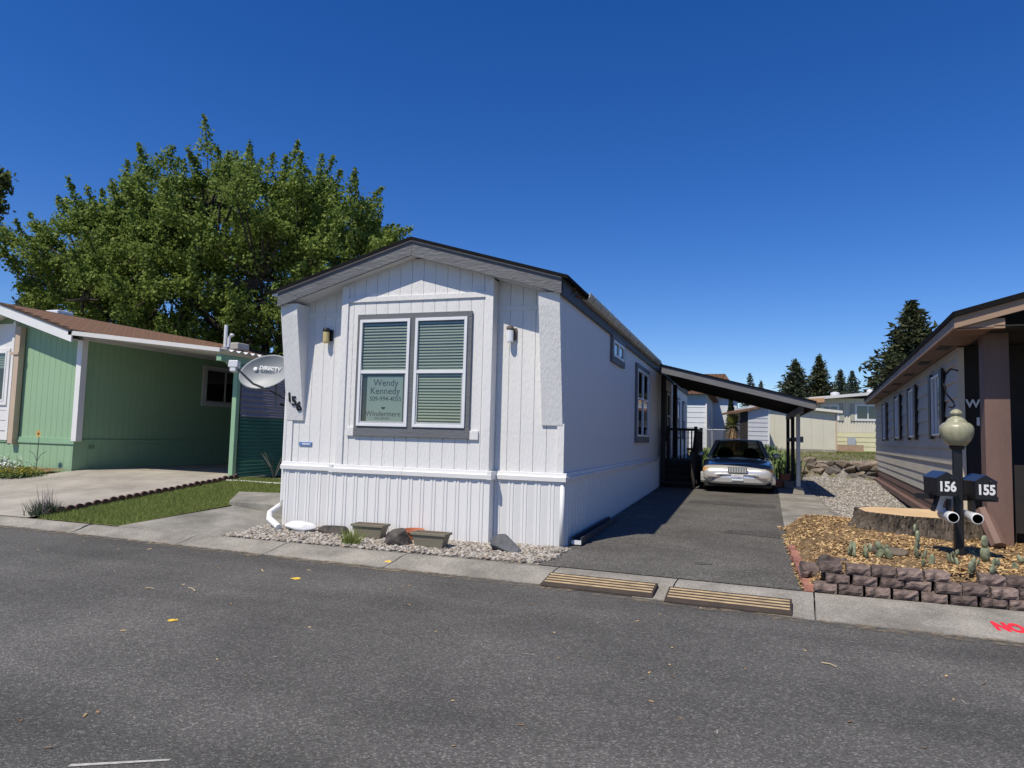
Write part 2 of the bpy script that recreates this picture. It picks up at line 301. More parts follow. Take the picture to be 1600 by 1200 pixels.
# ------------------------------------------------------------------ white mobile home
PX = -2.32
def zf(x): return 4.46 - .2915 * abs(x - PX)
H = thing('mobile_home', 'white mobile home with grey fascia and double front window, numbered 156', 'house')
bx('wall', (-4.66, -.055, .065, 22.4, .0, 3.5), WHITE, H)
MB().ext([(-4.66, 3.5), (-.055, 3.5), (-.055, 3.55), (PX, 4.2), (-4.66, 3.56)], .065, 22.4, 'y').build('gable_core', WHITE, H)
bx('bay_core', (-3.58, -1.075, -.135, .065, .02, 3.5), WHITE, H)
MB().ext([(-3.58, 3.5), (-1.075, 3.5), (-1.075, 3.86), (PX, 4.2), (-3.58, 3.86)], -.135, .065, 'y').build('bay_gable', WHITE, H)
plank_cache = {}
def plank(w, z0, z1, T, mat=WHITE, parent=None, name='siding_plank', g=.0035):
    k = (round(w, 3), round(z0, 3), round(z1, 3), mat.name, g)
    if k not in plank_cache:
        plank_cache[k] = MB().ext([(g, 0), (w - g, 0), (w - .002, .008), (w - .002, .016), (.002, .016), (.002, .008)], z0, z1, 'z').mesh(name, mat)
    o = link(name, plank_cache[k], parent); o.matrix_basis = T; return o
# plank local: x along wall, front at y=0, back y=.016
def run(x0, x1, y, z0, ztop, T=Matrix(), mat=WHITE, parent=H, pitch=.2, name='siding_plank', g=.0035):
    x = x0
    while x < x1 - .02:
        w = min(pitch, x1 - x); plank(w, z0, ztop(x, x + w), T @ Matrix.Translation((x, y, 0)), mat, parent, name, g); x += w
run(-4.66, -3.6, .012, 1.03, lambda a, b: round(max(zf(a), zf(b)) - .2, 3))
run(-1.055, 0, .012, 1.03, lambda a, b: round(max(zf(a), zf(b)) - .2, 3))
run(-3.6, -1.055, -.188, 1.03, lambda a, b: round(max(zf(a), zf(b)) - .2, 3))
SIDE = RZ(R(90))
run(0.03, 22.4, 0, 1.03, lambda a, b: 3.6, T=Matrix.Translation((-.003, 0, 0)) @ SIDE, pitch=.155, g=.011)
# trim on the facade
def white(n, a, bev=.004, mat=WHITE): return bx(n, a, mat, H, bev)
white('corner_board', (-4.69, -4.58, -.012, .02, 1.04, 1.75)); white('corner_board', (-.09, .014, -.016, .02, 1.04, 1.75))
white('bay_corner_board', (-3.61, -3.49, -.216, .0, 1.04, 3.86)); white('bay_corner_board', (-1.17, -1.045, -.216, .0, 1.04, 3.86))
white('bay_header_board', (-3.49, -1.17, -.212, -.18, 3.595, 3.675))
white('frieze_board', (-4.37, -3.61, -.004, .02, 3.42, 3.49)); white('frieze_board', (-1.045, -.33, -.004, .02, 3.42, 3.49))
white('sill_block', (-3.43, -3.305, -.222, -.18, 1.50, 1.63)); white('sill_block', (-1.36, -1.225, -.222, -.18, 1.49, 1.62))
for x0 in (-4.685, -.325):
    MB().ext([(-.02, 1.72), (.02, 1.72), (.02, 3.6), (-.33, 3.6), (-.31, 3.42)], x0, x0 + .315, 'x').build('tapered_bracket', WHITE, H, bev=.006)
# belly band
def band(name, T, x0, x1, cuts):
    c = [x0] + cuts + [x1]
    for a, b in zip(c, c[1:]): MB(T).ext([(0, .925), (-.062, .93), (-.066, .99), (-.035, 1.005), (-.03, 1.045), (0, 1.05)], a + .002, b - .002, 'x').build('belly_band', WHITEV, H)
band('b', Matrix(), -4.74, -3.68, []); band('b', Matrix.Translation((0, -.2, 0)), -3.69, -.985, [-2.42]); band('b', Matrix(), -.985, .065, [])
bx('belly_band', (-1.05, -.985, -.262, .0, .925, 1.045), WHITEV, H); bx('belly_band', (-3.69, -3.63, -.262, .0, .925, 1.045), WHITEV, H)
band('b', SIDE, .0, 22.4, [2.1, 5.2, 8.3, 11.5, 15, 18.5])
# vertical ribbed skirting, panel by panel
VENT = bpy.data.materials.new('vented_vinyl'); VENT.use_nodes = True
n = VENT.node_tree.nodes; l = VENT.node_tree.links; tc = n.new('ShaderNodeTexCoord'); mp = n.new('ShaderNodeMapping'); mp.inputs['Rotation'].default_value = (0, R(45), 0); mp.inputs['Scale'].default_value = (55, 0, 55)
l.new(tc.outputs['Object'], mp.inputs[0]); vo = n.new('ShaderNodeTexVoronoi'); vo.inputs['Randomness'].default_value = 0; vo.inputs['Scale'].default_value = 1; l.new(mp.outputs[0], vo.inputs['Vector'])
rp = n.new('ShaderNodeValToRGB'); rp.color_ramp.elements[0].position = .22; rp.color_ramp.elements[0].color = (.32, .33, .35, 1); rp.color_ramp.elements[1].position = .32; rp.color_ramp.elements[1].color = (.74, .735, .72, 1)
l.new(vo.outputs['Distance'], rp.inputs[0]); l.new(rp.outputs[0], n['Principled BSDF'].inputs['Base Color']); n['Principled BSDF'].inputs['Roughness'].default_value = .45; MATS['vented_vinyl'] = VENT
sk = {}
def skirt(T, x0, x1, vents, z0=-.03, z1=.935, parent=H, mat=WHITEV, pitch=.19):
    k = int(round((x1 - x0) / pitch)); p = (x1 - x0) / k
    for i in range(k):
        key = (round(p, 4), round(z0, 2), mat.name)
        if key not in sk:
            w = p; prof = [(0, .0), (.008, -.012), (.04, -.012), (.048, .0), (.056, -.0), (.064, -.012), (.09, -.012), (.098, .0), (w, .0), (w, .012), (0, .012)]
            sk[key] = MB().ext(prof, z0, z1, 'z').mesh('skirting_panel', mat); sk[key + ('v',)] = MB().box(.108, w - .006, -.002, .004, z0 + .05, z1 - .02).mesh('vent_strip', VENT)
        o = link('skirting_panel', sk[key], parent); o.matrix_basis = T @ Matrix.Translation((x0 + i * p, -.02, 0))
        if vents(i): q = link('vent_strip', sk[key + ('v',)], o)
skirt(Matrix(), -4.68, -3.66, lambda i: True); skirt(Matrix.Translation((0, -.2, 0)), -3.66, -1.02, lambda i: False); skirt(Matrix(), -1.02, 0., lambda i: True)
skirt(SIDE, 0.02, 22.4, lambda i: False)
bx('skirting_return', (-1.04, -1.02, -.2, .0, -.03, .93), WHITEV, H); MB().tube([(-.0, -.0, -.03), (-.0, -.0, .93)], .035, 12).build('skirting_corner_post', WHITEV, H, smooth=True)
bx('skirting_left', (-4.70, -4.66, .0, 22, -.03, 1.0), WHITEV, H); bx('bay_side', (-1.058, -1.05, -.19, .0, 1.0, 3.86), WHITE, H)
# roof
for sgn, xe in ((-1, -4.80), (1, .13)):
    xa, xb = sorted((PX, xe)); 
    MB().ext([(xa, zf(xa) + .012), (xb, zf(xb) + .012), (xb, zf(xb) + .062), (xa, zf(xa) + .062)], -.44, 22.6, 'y').build('roof_slope', BLACKR, H)
    xe2 = -4.7 if sgn < 0 else .03
    xa, xb = sorted((PX + .001 * sgn, xe2))
    MB().ext([(xa, zf(xa) - .222), (xb, zf(xb) - .212), (xb, zf(xb) - .004), (xa, zf(xa) - .004)], -.40, -.365, 'y').build('rake_fascia', M('grey_fascia_paint', (.125, .128, .135), .6, .15, 6, 1.2, 28, stretch=(.35, 1, 1)), H, bev=.003)
    MB().ext([(xa, zf(xa) - .003), (xb, zf(xb) - .003), (xb, zf(xb) + .012), (xa, zf(xa) + .012)], -.425, -.36, 'y').build('drip_edge', M('pinkish_drip_edge', (.55, .47, .42), .5, .05), H)
    MB().ext([(xa, zf(xa) - .20), (xb, zf(xb) - .20), (xb, zf(xb) - .18), (xa, zf(xa) - .18)], -.365, .03, 'y').build('soffit', WHITE, H)
for a, b in zip([-.36, 3.3, 7.0, 10.7, 15], [3.3, 7.0, 10.7, 15, 22.4]): bx('eave_fascia', (.015, .045, a + .002, b - .002, 3.545, 3.79), DGREY, H)
g = MB(); g.ext([(.048, 3.70), (.12, 3.70), (.165, 3.76), (.172, 3.82), (.160, 3.82), (.15, 3.765), (.115, 3.712), (.06, 3.712), (.06, 3.82), (.048, 3.82)], .85, 10.55, 'y'); go = g.build('gutter', CREAMG, H)
for k in range(16):
    y = 1.15 + k * .62; MB().ext([(.03, 3.60), (.04, 3.60), (.04, 3.685), (.135, 3.69), (.178, 3.755), (.182, 3.825), (.174, 3.825), (.17, 3.76), (.13, 3.70), (.03, 3.70)], y, y + .02, 'y').build('gutter_hanger', CREAMG, go)
bx('gutter', (-4.80, -4.70, -.40, 22.3, 3.72, 3.81), ALU, H)
MB().tube([(-4.76, .05, 3.7), (-4.74, .04, 3.5), (-4.74, .04, .42), (-4.76, -.02, .32), (-4.82, -.16, .22), (-4.70, -.32, .15), (-4.36, -.52, .06)], [.036, .036, .038, .044, .048, .05, .05], 8).build('downspout', WHITEV, H)
# leaf litter in the open end of the gutter
mb = MB()
for k in range(34):
    c = Vector((.07 + rnd.uniform(-.02, .05), .1 + rnd.random() * .75, 3.70 + rnd.uniform(-.03, .1))); d = Vector((rnd.uniform(-1, 1), rnd.uniform(-1, 1), rnd.uniform(-1, .6))) * .04; e = d.cross(Vector((rnd.random(), .3, rnd.random()))).normalized() * .018
    mb.add([c - d, c + e, c + d, c - e], [(0, 1, 2, 3)])
stuff(mb.build('gutter_leaf_litter', island('dry_leaf', [(.25, .13, .04), (.16, .09, .04), (.10, .12, .03)]), H))
# windows
def window(parent, T, x0, x1, z0, z1, trim, tw, fw=.035, split='h', blind=True, slat=.045, tb=None, fmat=None, mid=None, dark=True, openb=0.):
    """window on local plane y=0 (front -y): trim boards, frame, sashes, panes, blinds"""
    fmat = fmat or ALU
    root = MB(T).box(x0, x1, .005, .02, z0, z1).build('window', DARKIN, parent)
    if trim:
        tb = tb or tw
        for a in ((x0 - tw, x0, -.028, .01, z0 - .0, z1), (x1, x1 + tw, -.028, .01, z0, z1), (x0 - tw - .004, x1 + tw + .004, -.032, .01, z1, z1 + tw * .8), (x0 - tw - .004, x1 + tw + .004, -.032, .01, z0 - tb, z0)):
            bx('window_trim', a, trim, root, .004, T)
    mb = MB(T)
    for a in ((x0, x0 + fw, -.04, .004, z0, z1), (x1 - fw, x1, -.04, .004, z0, z1), (x0 + fw, x1 - fw, -.04, .004, z1 - fw, z1), (x0 + fw, x1 - fw, -.04, .004, z0, z0 + fw)): mb.box(*a)
    mb.build('frame', fmat, root, bev=.003)
    xi0, xi1, zi0, zi1 = x0 + fw, x1 - fw, z0 + fw, z1 - fw
    if split == 'h':
        zm = mid or (zi0 + zi1) / 2
        bx('meeting_rail', (xi0, xi1, -.035, .002, zm - .025, zm + .025), fmat, root, .003, T)
        sm = MB(T)
        for a in ((xi0, xi0 + .022, -.02, .003, zi0, zm - .025), (xi1 - .022, xi1, -.02, .003, zi0, zm - .025), (xi0 + .022, xi1 - .022, -.02, .003, zi0, zi0 + .03)): sm.box(*a)
        sm.build('lower_sash', M('grey_sash', (.42, .43, .44), .4, .05), root)
        panes = [(xi0, xi1, zm + .025, zi1, -.012), (xi0 + .022, xi1 - .022, zi0 + .03, zm - .025, -.006)]
    elif split == 'v':
        xm = mid or (xi0 + xi1) / 2; bx('mullion', (xm - .022, xm + .022, -.035, .002, zi0, zi1), fmat, root, .003, T)
        panes = [(xi0, xm - .022, zi0, zi1, -.008), (xm + .022, xi1, zi0, zi1, -.012)]
    else: panes = [(xi0, xi1, zi0, zi1, -.008)]
    for a, b, c, d, y in panes: MB(T).add([(a, y, c), (b, y, c), (b, y, d), (a, y, d)], [(0, 1, 2, 3)]).build('pane', GLASS if blind else GLASSD, root)
    if blind:
        mb = MB(T); z = zi1 - .03
        while z > zi0 + .03:
            jz = rnd.gauss(0, .0025); z += jz
            if not (openb and z < openb): mb.add([(xi0 + .004, .001, z - slat * .30), (xi1 - .004, .001, z - slat * .30), (xi1 - .004, .0045, z + slat * .22), (xi0 + .004, .0045, z + slat * .22)], [(0, 1, 2, 3)])
            z -= slat
        mb.build('blind', BLIND, root)
    return root
BT = Matrix.Translation((0, -.2, 0))
MB(BT).box(-3.30, -1.367, -.03, .0, 3.308, 3.395).build('window_trim', GREYT, H, bev=.004); MB(BT).box(-3.30, -1.36, -.032, .0, 1.50, 1.655).build('window_trim', GREYT, H, bev=.004)
for a, b in ((-3.30, -3.245), (-2.375, -2.285), (-1.435, -1.367)): MB(BT).box(a, b, -.028, .0, 1.655, 3.308).build('window_trim', GREYT, H, bev=.004)
w1 = window(H, BT @ Matrix.Translation((0, -.013, 0)), -3.245, -2.375, 1.655, 3.308, None, 0, .045, mid=2.49, openb=2.46)
w2 = window(H, BT @ Matrix.Translation((0, -.013, 0)), -2.285, -1.435, 1.655, 3.308, None, 0, .045, mid=2.49)
# card in the window
sg = thing('window_sign', 'pale green estate agent card standing inside the left front window pane', 'sign', (-2.80, -.2125, 2.07))
MB().box(-.295, .325, .0, .003, -.345, .355).build('card', SIGNW, sg)
for s, z, sz, x in (('Wendy', .25, .145, .03), ('Kennedy', .125, .145, .02), ('509-994-4055', .005, .098, .03), ('Windermere', -.225, .115, .0), ('REAL ESTATE', -.295, .042, -.02)): text('lettering', s, sz, INK, sg, (x, -.001, z), ext=.0004, bold=.0006)
MB().ext([(-.04, -.12), (-.02, -.15), (0, -.125), (.02, -.15), (.04, -.12), (.02, -.135), (0, -.16), (-.02, -.135)], -.0016, -.0008, 'y').build('emblem', INK, sg)
# side windows
WS = Matrix.Translation((.016, 0, 0)) @ SIDE
window(H, WS, 3.62, 4.82, 3.16, 3.48, GREYT, .13, .05, 'v', blind=False, tb=.12)
window(H, WS, 6.85, 8.85, 1.62, 3.25, GREYT, .15, .05, 'v', blind=False, tb=.15)
bx('glazing_bar', (6.9, 8.8, -.03, -.0, 2.52, 2.57), ALU, H, 0, WS)
window(H, WS, 13.5, 14.5, 1.6, 3.1, GREYT, .1, .04, 'h', blind=False); window(H, WS, 17.2, 18.1, 1.7, 3.1, GREYT, .1, .05, 'h', blind=False); window(H, WS, 19.9, 20.8, 1.7, 3.1, GREYT, .1, .05, 'h', blind=False)
dr = bx('door', (.0, .03, 12.3, 13.15, 1.0, 3.05), M('cream_door', (.45, .40, .33), .5, .05), H); bx('door_glass', (.031, .034, 12.45, 13.0, 2.0, 2.9), GLASSD, dr)
bx('hose_tap', (.06, .12, 4.95, 5.02, .985, 1.02), CHROME, H)
# wall lamps and house number
def sconce(x, z, glassc, capc):
    r = MB().box(x - .03, x + .06, -.02, .012, z - .15, z + .03).build('wall_lamp', capc, H)
    MB().lathe([(.055, 0), (.058, .02), (.05, .05), (.02, .06)], 12, (x - .02, -.075, z)).build('lamp_cap', capc, r); bx('lamp_arm', (x - .03, x + .0, -.075, -.01, z + .005, z + .035), capc, r)
    MB().lathe([(.042, -.19), (.048, -.17), (.048, -.01), (.03, 0)], 12, (x - .02, -.075, z), .05).build('lamp_glass', glassc, r, smooth=False)
sconce(-3.95, 3.17, M('amber_glass', (.55, .45, .2), .3, .1), BLACKP); sconce(-.80, 3.12, M('clear_ribbed_glass', (.75, .76, .78), .15, .05), M('bronze', (.12, .1, .08), .5, .1))
for ch, x, z, y in (('1', -4.605, 2.09, -.087), ('5', -4.52, 2.03, -.078), ('6', -4.435, 1.945, -.065)): text('house_number', ch, .21, BLACKP, H, (x, y, z), rot=(R(90) + .145, 0, 0), ext=.008, bold=.006)
pl = bx('name_plate', (-4.44, -4.20, -.006, .012, 1.315, 1.372), M('blue_plate', (.10, .2, .42), .4, .05), H); bx('lettering', (-4.38, -4.23, -.008, -.005, 1.335, 1.352), WHITEV, pl)
# dark trough lying along the side
tr = thing('downspout_trough', 'dark grey rain trough lying along the foot of the white side wall', 'trough', (.16, .25, .03), 0)
MB().ext([(-.07, 0), (.07, 0), (.075, .1), (.06, .1), (.055, .014), (-.055, .014), (-.06, .1), (-.075, .1)], 0, 2.9, 'y').build('channel', DGREY, tr); bx('end_lip', (-.07, .07, -.012, .0, .0, .06), ALU, tr)
# ------------------------------------------------------------------ porch and carport of the white home
P = thing('porch_steps', 'dark wooden porch with steps and railing beside the white home', 'porch', (0, 0, gz(.5, 12.3)))
for k in range(4): bx('step', (.12, 1.0, 11.15 + .28 * k, 11.45 + .28 * k, .17 * (k + 1) - .05, .17 * (k + 1)), DARKW, P, .005); bx('riser', (.14, .98, 11.42 + .28 * k, 11.44 + .28 * k, .17 * k, .17 * (k + 1) - .05), DARKW, P)
for k in range(20): bx('deck_board', (.08, 1.1, 12.28 + .145 * k, 12.28 + .145 * k + .138, .73, .77), DARKW, P)
bx('deck_skirt', (.08, 1.08, 12.29, 12.31, 0, .73), DARKW, P); bx('deck_skirt', (1.06, 1.08, 12.31, 15.1, 0, .73), DARKW, P)
for x, y in ((1.03, 12.32), (1.03, 15.1), (.2, 12.32), (1.03, 11.2)): bx('newel_post', (x - .05, x + .05, y - .05, y + .05, 0, 1.82 if y > 12 else 1.05), DARKW, P, .008)
bx('top_rail', (.24, .98, 12.28, 12.36, 1.68, 1.76), DARKW, P); bx('top_rail', (.99, 1.07, 12.37, 15.05, 1.68, 1.76), DARKW, P)
MB().hexa([(.99, 11.25, .9), (1.07, 11.25, .9), (1.07, 12.27, 1.6), (.99, 12.27, 1.6), (.99, 11.25, .98), (1.07, 11.25, .98), (1.07, 12.27, 1.68), (.99, 12.27, 1.68)]).build('stair_rail', DARKW, P)
for k in range(6): bx('baluster', (.34 + .11 * k, .38 + .11 * k, 12.30, 12.34, .77, 1.68), DARKW, P)
for k in range(18): bx('baluster', (1.01, 1.05, 12.5 + .145 * k, 12.54 + .145 * k, .77, 1.68), DARKW, P)
CP = thing('carport', 'lean-to carport with grey fascia beside the white home, sheltering the car', 'carport')
def zc(x): return 3.56 - .2515 * (x - .33)
CG = M('carport_grey', (.15, .15, .155), .6, .12, 5, .5, 30, stretch=(.3, 1, 1))
YF = 9.2
MB().ext([(.33, zc(.33) - .205), (4.12, zc(4.12) - .19), (4.12, zc(4.12)), (.33, zc(.33))], YF, YF + .04, 'y').build('front_fascia', CG, CP, bev=.003)
MB().ext([(.31, zc(.31) + .002), (4.17, zc(4.17) + .002), (4.17, zc(4.17) + .03), (.31, zc(.31) + .03)], YF - .04, 15.6, 'y').build('roof_sheet', BLACKR, CP)
MB().ext([(.10, zc(.10) - .02), (.31, zc(.31) - .02), (.31, zc(.31) + .028), (.10, zc(.10) + .028)], 10.6, 15.6, 'y').build('roof_flashing', BLACKR, CP)
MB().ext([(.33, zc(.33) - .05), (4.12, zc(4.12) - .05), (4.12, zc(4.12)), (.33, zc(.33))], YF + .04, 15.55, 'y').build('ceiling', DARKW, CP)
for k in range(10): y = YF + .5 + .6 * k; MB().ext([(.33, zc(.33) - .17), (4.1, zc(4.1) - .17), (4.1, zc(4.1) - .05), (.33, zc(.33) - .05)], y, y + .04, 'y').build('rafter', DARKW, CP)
bx('side_fascia', (4.122, 4.15, YF, 15.55, zc(4.12) - .19, zc(4.12)), CG, CP)
bx('beam', (3.78, 3.90, 9.6, 15.5, zc(3.85) - .33, zc(3.85) - .175), CG, CP)
for i, y in enumerate((10.76, 13.0, 15.4)):
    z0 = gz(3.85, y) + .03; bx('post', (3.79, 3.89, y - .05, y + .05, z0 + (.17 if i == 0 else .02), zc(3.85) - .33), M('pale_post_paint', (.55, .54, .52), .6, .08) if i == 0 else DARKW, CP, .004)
bx('side_rail', (3.81, 3.87, 10.82, 15.3, 1.60, 1.72), DARKW, CP); bx('rail_end', (3.89, 3.97, 10.73, 10.80, 1.58, 1.74), CG, CP)
z0 = gz(3.85, 10.76) + .03; MB().hexa([(3.69, 10.61, z0), (3.99, 10.61, z0), (3.99, 10.91, z0), (3.69, 10.91, z0), (3.73, 10.65, z0 + .19), (3.95, 10.65, z0 + .19), (3.95, 10.87, z0 + .19), (3.73, 10.87, z0 + .19)]).build('footing_block', CONCD, CP, bev=.01)
for y in (11.55, 15.2): bx('wall_post', (.06, .2, y - .07, y + .07, .1, 3.5), DARKW, CP)
# ------------------------------------------------------------------ car
def car():
    c = thing('parked_car', 'silver sedan with upright chrome grille parked under the carport', 'car', (2.27, 10.35, gz(2.27, 12)), 0)
    # stations: y, half width, z bottom, z shoulder, z top(centre)
    st = [(0, .70, .30, .52, .58), (.05, .86, .24, .58, .67), (.18, .93, .22, .66, .745), (.45, .965, .2, .72, .80), (1.0, .98, .2, .76, .875), (1.42, .985, .2, .80, .93), (1.7, .985, .2, .83, .94), (2.6, .985, .2, .85, .94), (3.6, .985, .2, .86, .95), (4.3, .98, .2, .86, .96), (4.9, .965, .22, .84, .94), (5.25, .93, .25, .80, .90), (5.38, .84, .3, .66, .70)]
    prof = lambda w, zb, zs, zt: [(-w * .90, zb), (-w, zb + .12), (-w, (zb + zs) / 2 + .05), (-w * .985, zs - .03), (-w * .93, zs + (zt - zs) * .5), (-w * .6, zt - .012), (0, zt), (w * .6, zt - .012), (w * .93, zs + (zt - zs) * .5), (w * .985, zs - .03), (w, (zb + zs) / 2 + .05), (w, zb + .12), (w * .9, zb)]
    mb = MB(); k = 13; vs = []
    for y, w, zb, zs, zt in st: vs += [(x, y, z) for x, z in prof(w, zb, zs, zt)]
    fs = [(i * k + j, i * k + (j + 1) % k, (i + 1) * k + (j + 1) % k, (i + 1) * k + j) for i in range(len(st) - 1) for j in range(k)] + [tuple(range(k)), tuple(range(len(st) * k - 1, len(st) * k - k - 1, -1))]
    mb.add(vs, fs); b = mb.build('body', SILV, c, smooth=True); b.modifiers.new('s', 'SUBSURF').render_levels = 1
    # greenhouse: frame loop at belt, roof loop
    belt = [(1.40, .80, .925), (1.62, .90, .90), (3.55, .90, .92), (4.25, .80, .945)]
    roofp = [(2.12, .60, 1.40), (2.35, .66, 1.425), (3.25, .66, 1.425), (3.62, .60, 1.40)]
    mb = MB(); nn = 7; vs = []
    for (y, w, z) in roofp: vs += [(w * math.sin(t), y, z + .035 * math.cos(t)) for t in [R(-90 + 180 * i / (nn - 1)) for i in range(nn)]]
    fs = [(i * nn + j, (i + 1) * nn + j, (i + 1) * nn + j + 1, i * nn + j + 1) for i in range(3) for j in range(nn - 1)]; mb.add(vs, fs); ro = mb.build('roof', SILV, c, smooth=True); so_ = ro.modifiers.new('s', 'SOLIDIFY'); so_.thickness = .03
    def pane(nm, pts): MB().add(pts, [tuple(range(len(pts)))]).build(nm, GLASSD, c)
    bel = lambda i, s: (s * belt[i][1], belt[i][0], belt[i][2]); rf = lambda i, s: (s * roofp[i][1] * .99, roofp[i][0], roofp[i][2])
    pane('windshield', [bel(0, -1), (0, 1.30, .94), bel(0, 1), rf(0, 1), (0, 2.09, 1.432), rf(0, -1)]); pane('rear_window', [bel(3, -1), bel(3, 1), rf(3, 1), rf(3, -1)])
    for s in (-1, 1):
        pane('side_window', [bel(1, s), (s * .9, 2.6, .91), (s * .655, 2.72, 1.42), rf(1, s)]); pane('side_window', [(s * .9, 2.66, .91), bel(2, s), rf(2, s), (s * .655, 2.78, 1.42)])
        for a, b2, r_ in ((bel(0, s), rf(0, s), .035), (bel(3, s), rf(3, s), .05), ((s * .9, 2.63, .90), (s * .655, 2.75, 1.42), .03)): MB().tube([a, b2], r_, 6).build('pillar', SILV, c)
        MB().blob((s * 1.06, 1.72, 1.0), (.11, .06, .075), 3, 2, .05).build('mirror', SILV, c, smooth=True)
        # lamps wrap the front corner
        def fx(x): return .215 - .16 * math.sqrt(max(0, 1 - (x / .95) ** 2))  # y of nose surface
        hl = MB(); xs_ = [.27, .45, .62, .74]; hl.add([(s * x, fx(x) - .03, z) for x in xs_ for z in (.565, .66)], [(2 * i, 2 * i + 2, 2 * i + 3, 2 * i + 1) for i in range(3)]).build('headlight', M('headlight_lens', (.72, .73, .70), .12, .08, 9, .2, 60), c)
        hl = MB(); xs_ = [.75, .84, .91]; hl.add([(s * x, fx(x) - .03 - .012 * (x > .9), z) for x in xs_ for z in (.565, .66)], [(2 * i, 2 * i + 2, 2 * i + 3, 2 * i + 1) for i in range(2)]).build('corner_lamp', M('amber_lens', (.75, .34, .05), .2, .1), c)
        bx('bumper_slot', (s * .62 - .2, s * .62 + .2, -.045, .0, .40, .455), M('bumper_slot_grey', (.30, .27, .25), .5, .1), c, .008)
        for y in (.98, 4.3):
            wh = MB(Matrix.Translation((s * .86, y, .32)) @ Matrix.Rotation(R(90), 4, 'Y')).lathe([(.2, -.1), (.315, -.1), (.33, -.06), (.33, .06), (.315, .1), (.2, .1)], 24).build('wheel', RUB, c); MB(Matrix.Translation((s * .93, y, .32)) @ Matrix.Rotation(R(90), 4, 'Y')).lathe([(.02, .03), (.17, .035), (.2, .02), (.2, -.02)], 16).build('rim', CHROME, wh)
    # bumper bar, nose band, grille
    mb = MB(); N = 14; vs = []
    for i in range(N + 1):
        t = -1 + 2 * i / N; x = t * .985; y = -.06 + .30 * abs(t) ** 3.2
        vs += [(x, y + .05, .24), (x, y, .29), (x, y - .01, .40), (x, y + .005, .50), (x, y + .07, .535), (x, y + .2, .535), (x, y + .2, .24)]
    mb.add(vs, [(i * 7 + j, (i + 1) * 7 + j, (i + 1) * 7 + (j + 1) % 7, i * 7 + (j + 1) % 7) for i in range(N) for j in range(7)] + [tuple(range(7)), tuple(range(N * 7 + 6, N * 7 - 1, -1))]).build('bumper', SILV, c, smooth=False)
    bx('bumper_strip', (-.55, .55, -.075, -.05, .475, .495), M('grey_strip', (.2, .19, .19), .5, .1), c)
    g = bx('grille', (-.235, .235, -.035, .08, .555, .685), BLACKP, c); bx('grille_surround', (-.255, .255, -.05, -.03, .68, .70), CHROME, g); bx('grille_surround', (-.255, .255, -.05, -.03, .54, .555), CHROME, g)
    for s in (-1, 1): bx('grille_surround', (s * .245 - .01, s * .245 + .01, -.05, -.03, .555, .68), CHROME, g)
    for k in range(11): x = -.21 + .042 * k; bx('grille_bar', (x - .011, x + .011, -.05, -.034, .556, .68), M('bright_bar', (.72, .72, .72), .3, .03, metal=.3), g)
    p = bx('licence_plate', (-.155, .155, -.09, -.078, .335, .49), M('plate_white', (.75, .78, .82), .4, .03), c, .004); text('lettering', 'AZG8651', .078, M('plate_blue', (.05, .09, .3), .5, .05), p, (0, -.0915, .41), ext=.0008, bold=.002); text('lettering', 'WASHINGTON', .03, M('plate_red', (.4, .08, .08), .5, .05), p, (0, -.0915, .468), ext=.0005)
    bx('underbody', (-.88, .88, .1, 5.2, .16, .3), RUB, c); bx('dashboard', (-.75, .75, 1.62, 2.0, .85, .93), DARKIN, c)
    for x in (-.38, .38): MB().blob((x, 2.75, .95), (.26, .1, .28), 5, 2, .05).build('seat', DARKIN, c, smooth=True)
    for x in (-.28, .28): MB().tube([(x, 1.28 + abs(x) * .1, .945), (x + .45 * (1 if x < 0 else 1), 1.45, 1.0)], .008, 5).build('wiper', BLACKP, c)
car()
# ------------------------------------------------------------------ green mobile home with its carport
GX, GY, GZ = -13.66, 3.43, .36
G = thing('green_mobile_home', 'green mobile home with brown shingle roof and white trim at the left', 'house')
RXG = -16.1; SLG = .30
def zg(x): return 3.93 - SLG * (x - GX) if x > RXG else 3.93 - SLG * (RXG - GX) - SLG * (RXG - x)
bx('wall', (-18.5, GX - .02, GY + .02, 15.5, .2, 3.8), GREEN, G); MB().ext([(-18.5, 3.8), (GX - .02, 3.8), (RXG, zg(RXG) - .08)], GY + .02, 15.5, 'y').build('gable_core', GREEN, G)
TG = Matrix.Translation((GX, 0, 0)) @ SIDE
run(GY, 15.5, 0, 1.2, lambda a, b: 3.82, T=TG, mat=GREEN, parent=G); run(-15.5, GX, GY, 1.2, lambda a, b: round(zg((a + b) / 2) - .1, 2), mat=GREEN, parent=G)
bx('belly_trim', (-18.5, GX + .03, GY - .03, GY + .02, 1.12, 1.2), GREEND, G, .004); bx('belly_trim', (-18.5, GX + .05, GY - .045, GY + .02, 1.05, 1.12), GREEND, G, .004); bx('belly_trim', (GX - .02, GX + .03, GY + .02, 15.5, 1.08, 1.18), GREEND, G, .004)
run(-18.5, GX + .01, GY - .015, .25, lambda a, b: 1.05, mat=GREEN, parent=G, pitch=.24, name='skirting_plank'); run(GY, 15.5, -.012, .25, lambda a, b: 1.08, T=TG, mat=GREEN, parent=G, pitch=.4, name='skirting_plank')
MB().ext([(GX - .05, 1.13), (GX + .12, 1.13), (GX + .12, 3.82), (GX - .05, 3.86)], GY - .05, GY + .12, 'y').build('corner_board', WHITEV, G, bev=.004)
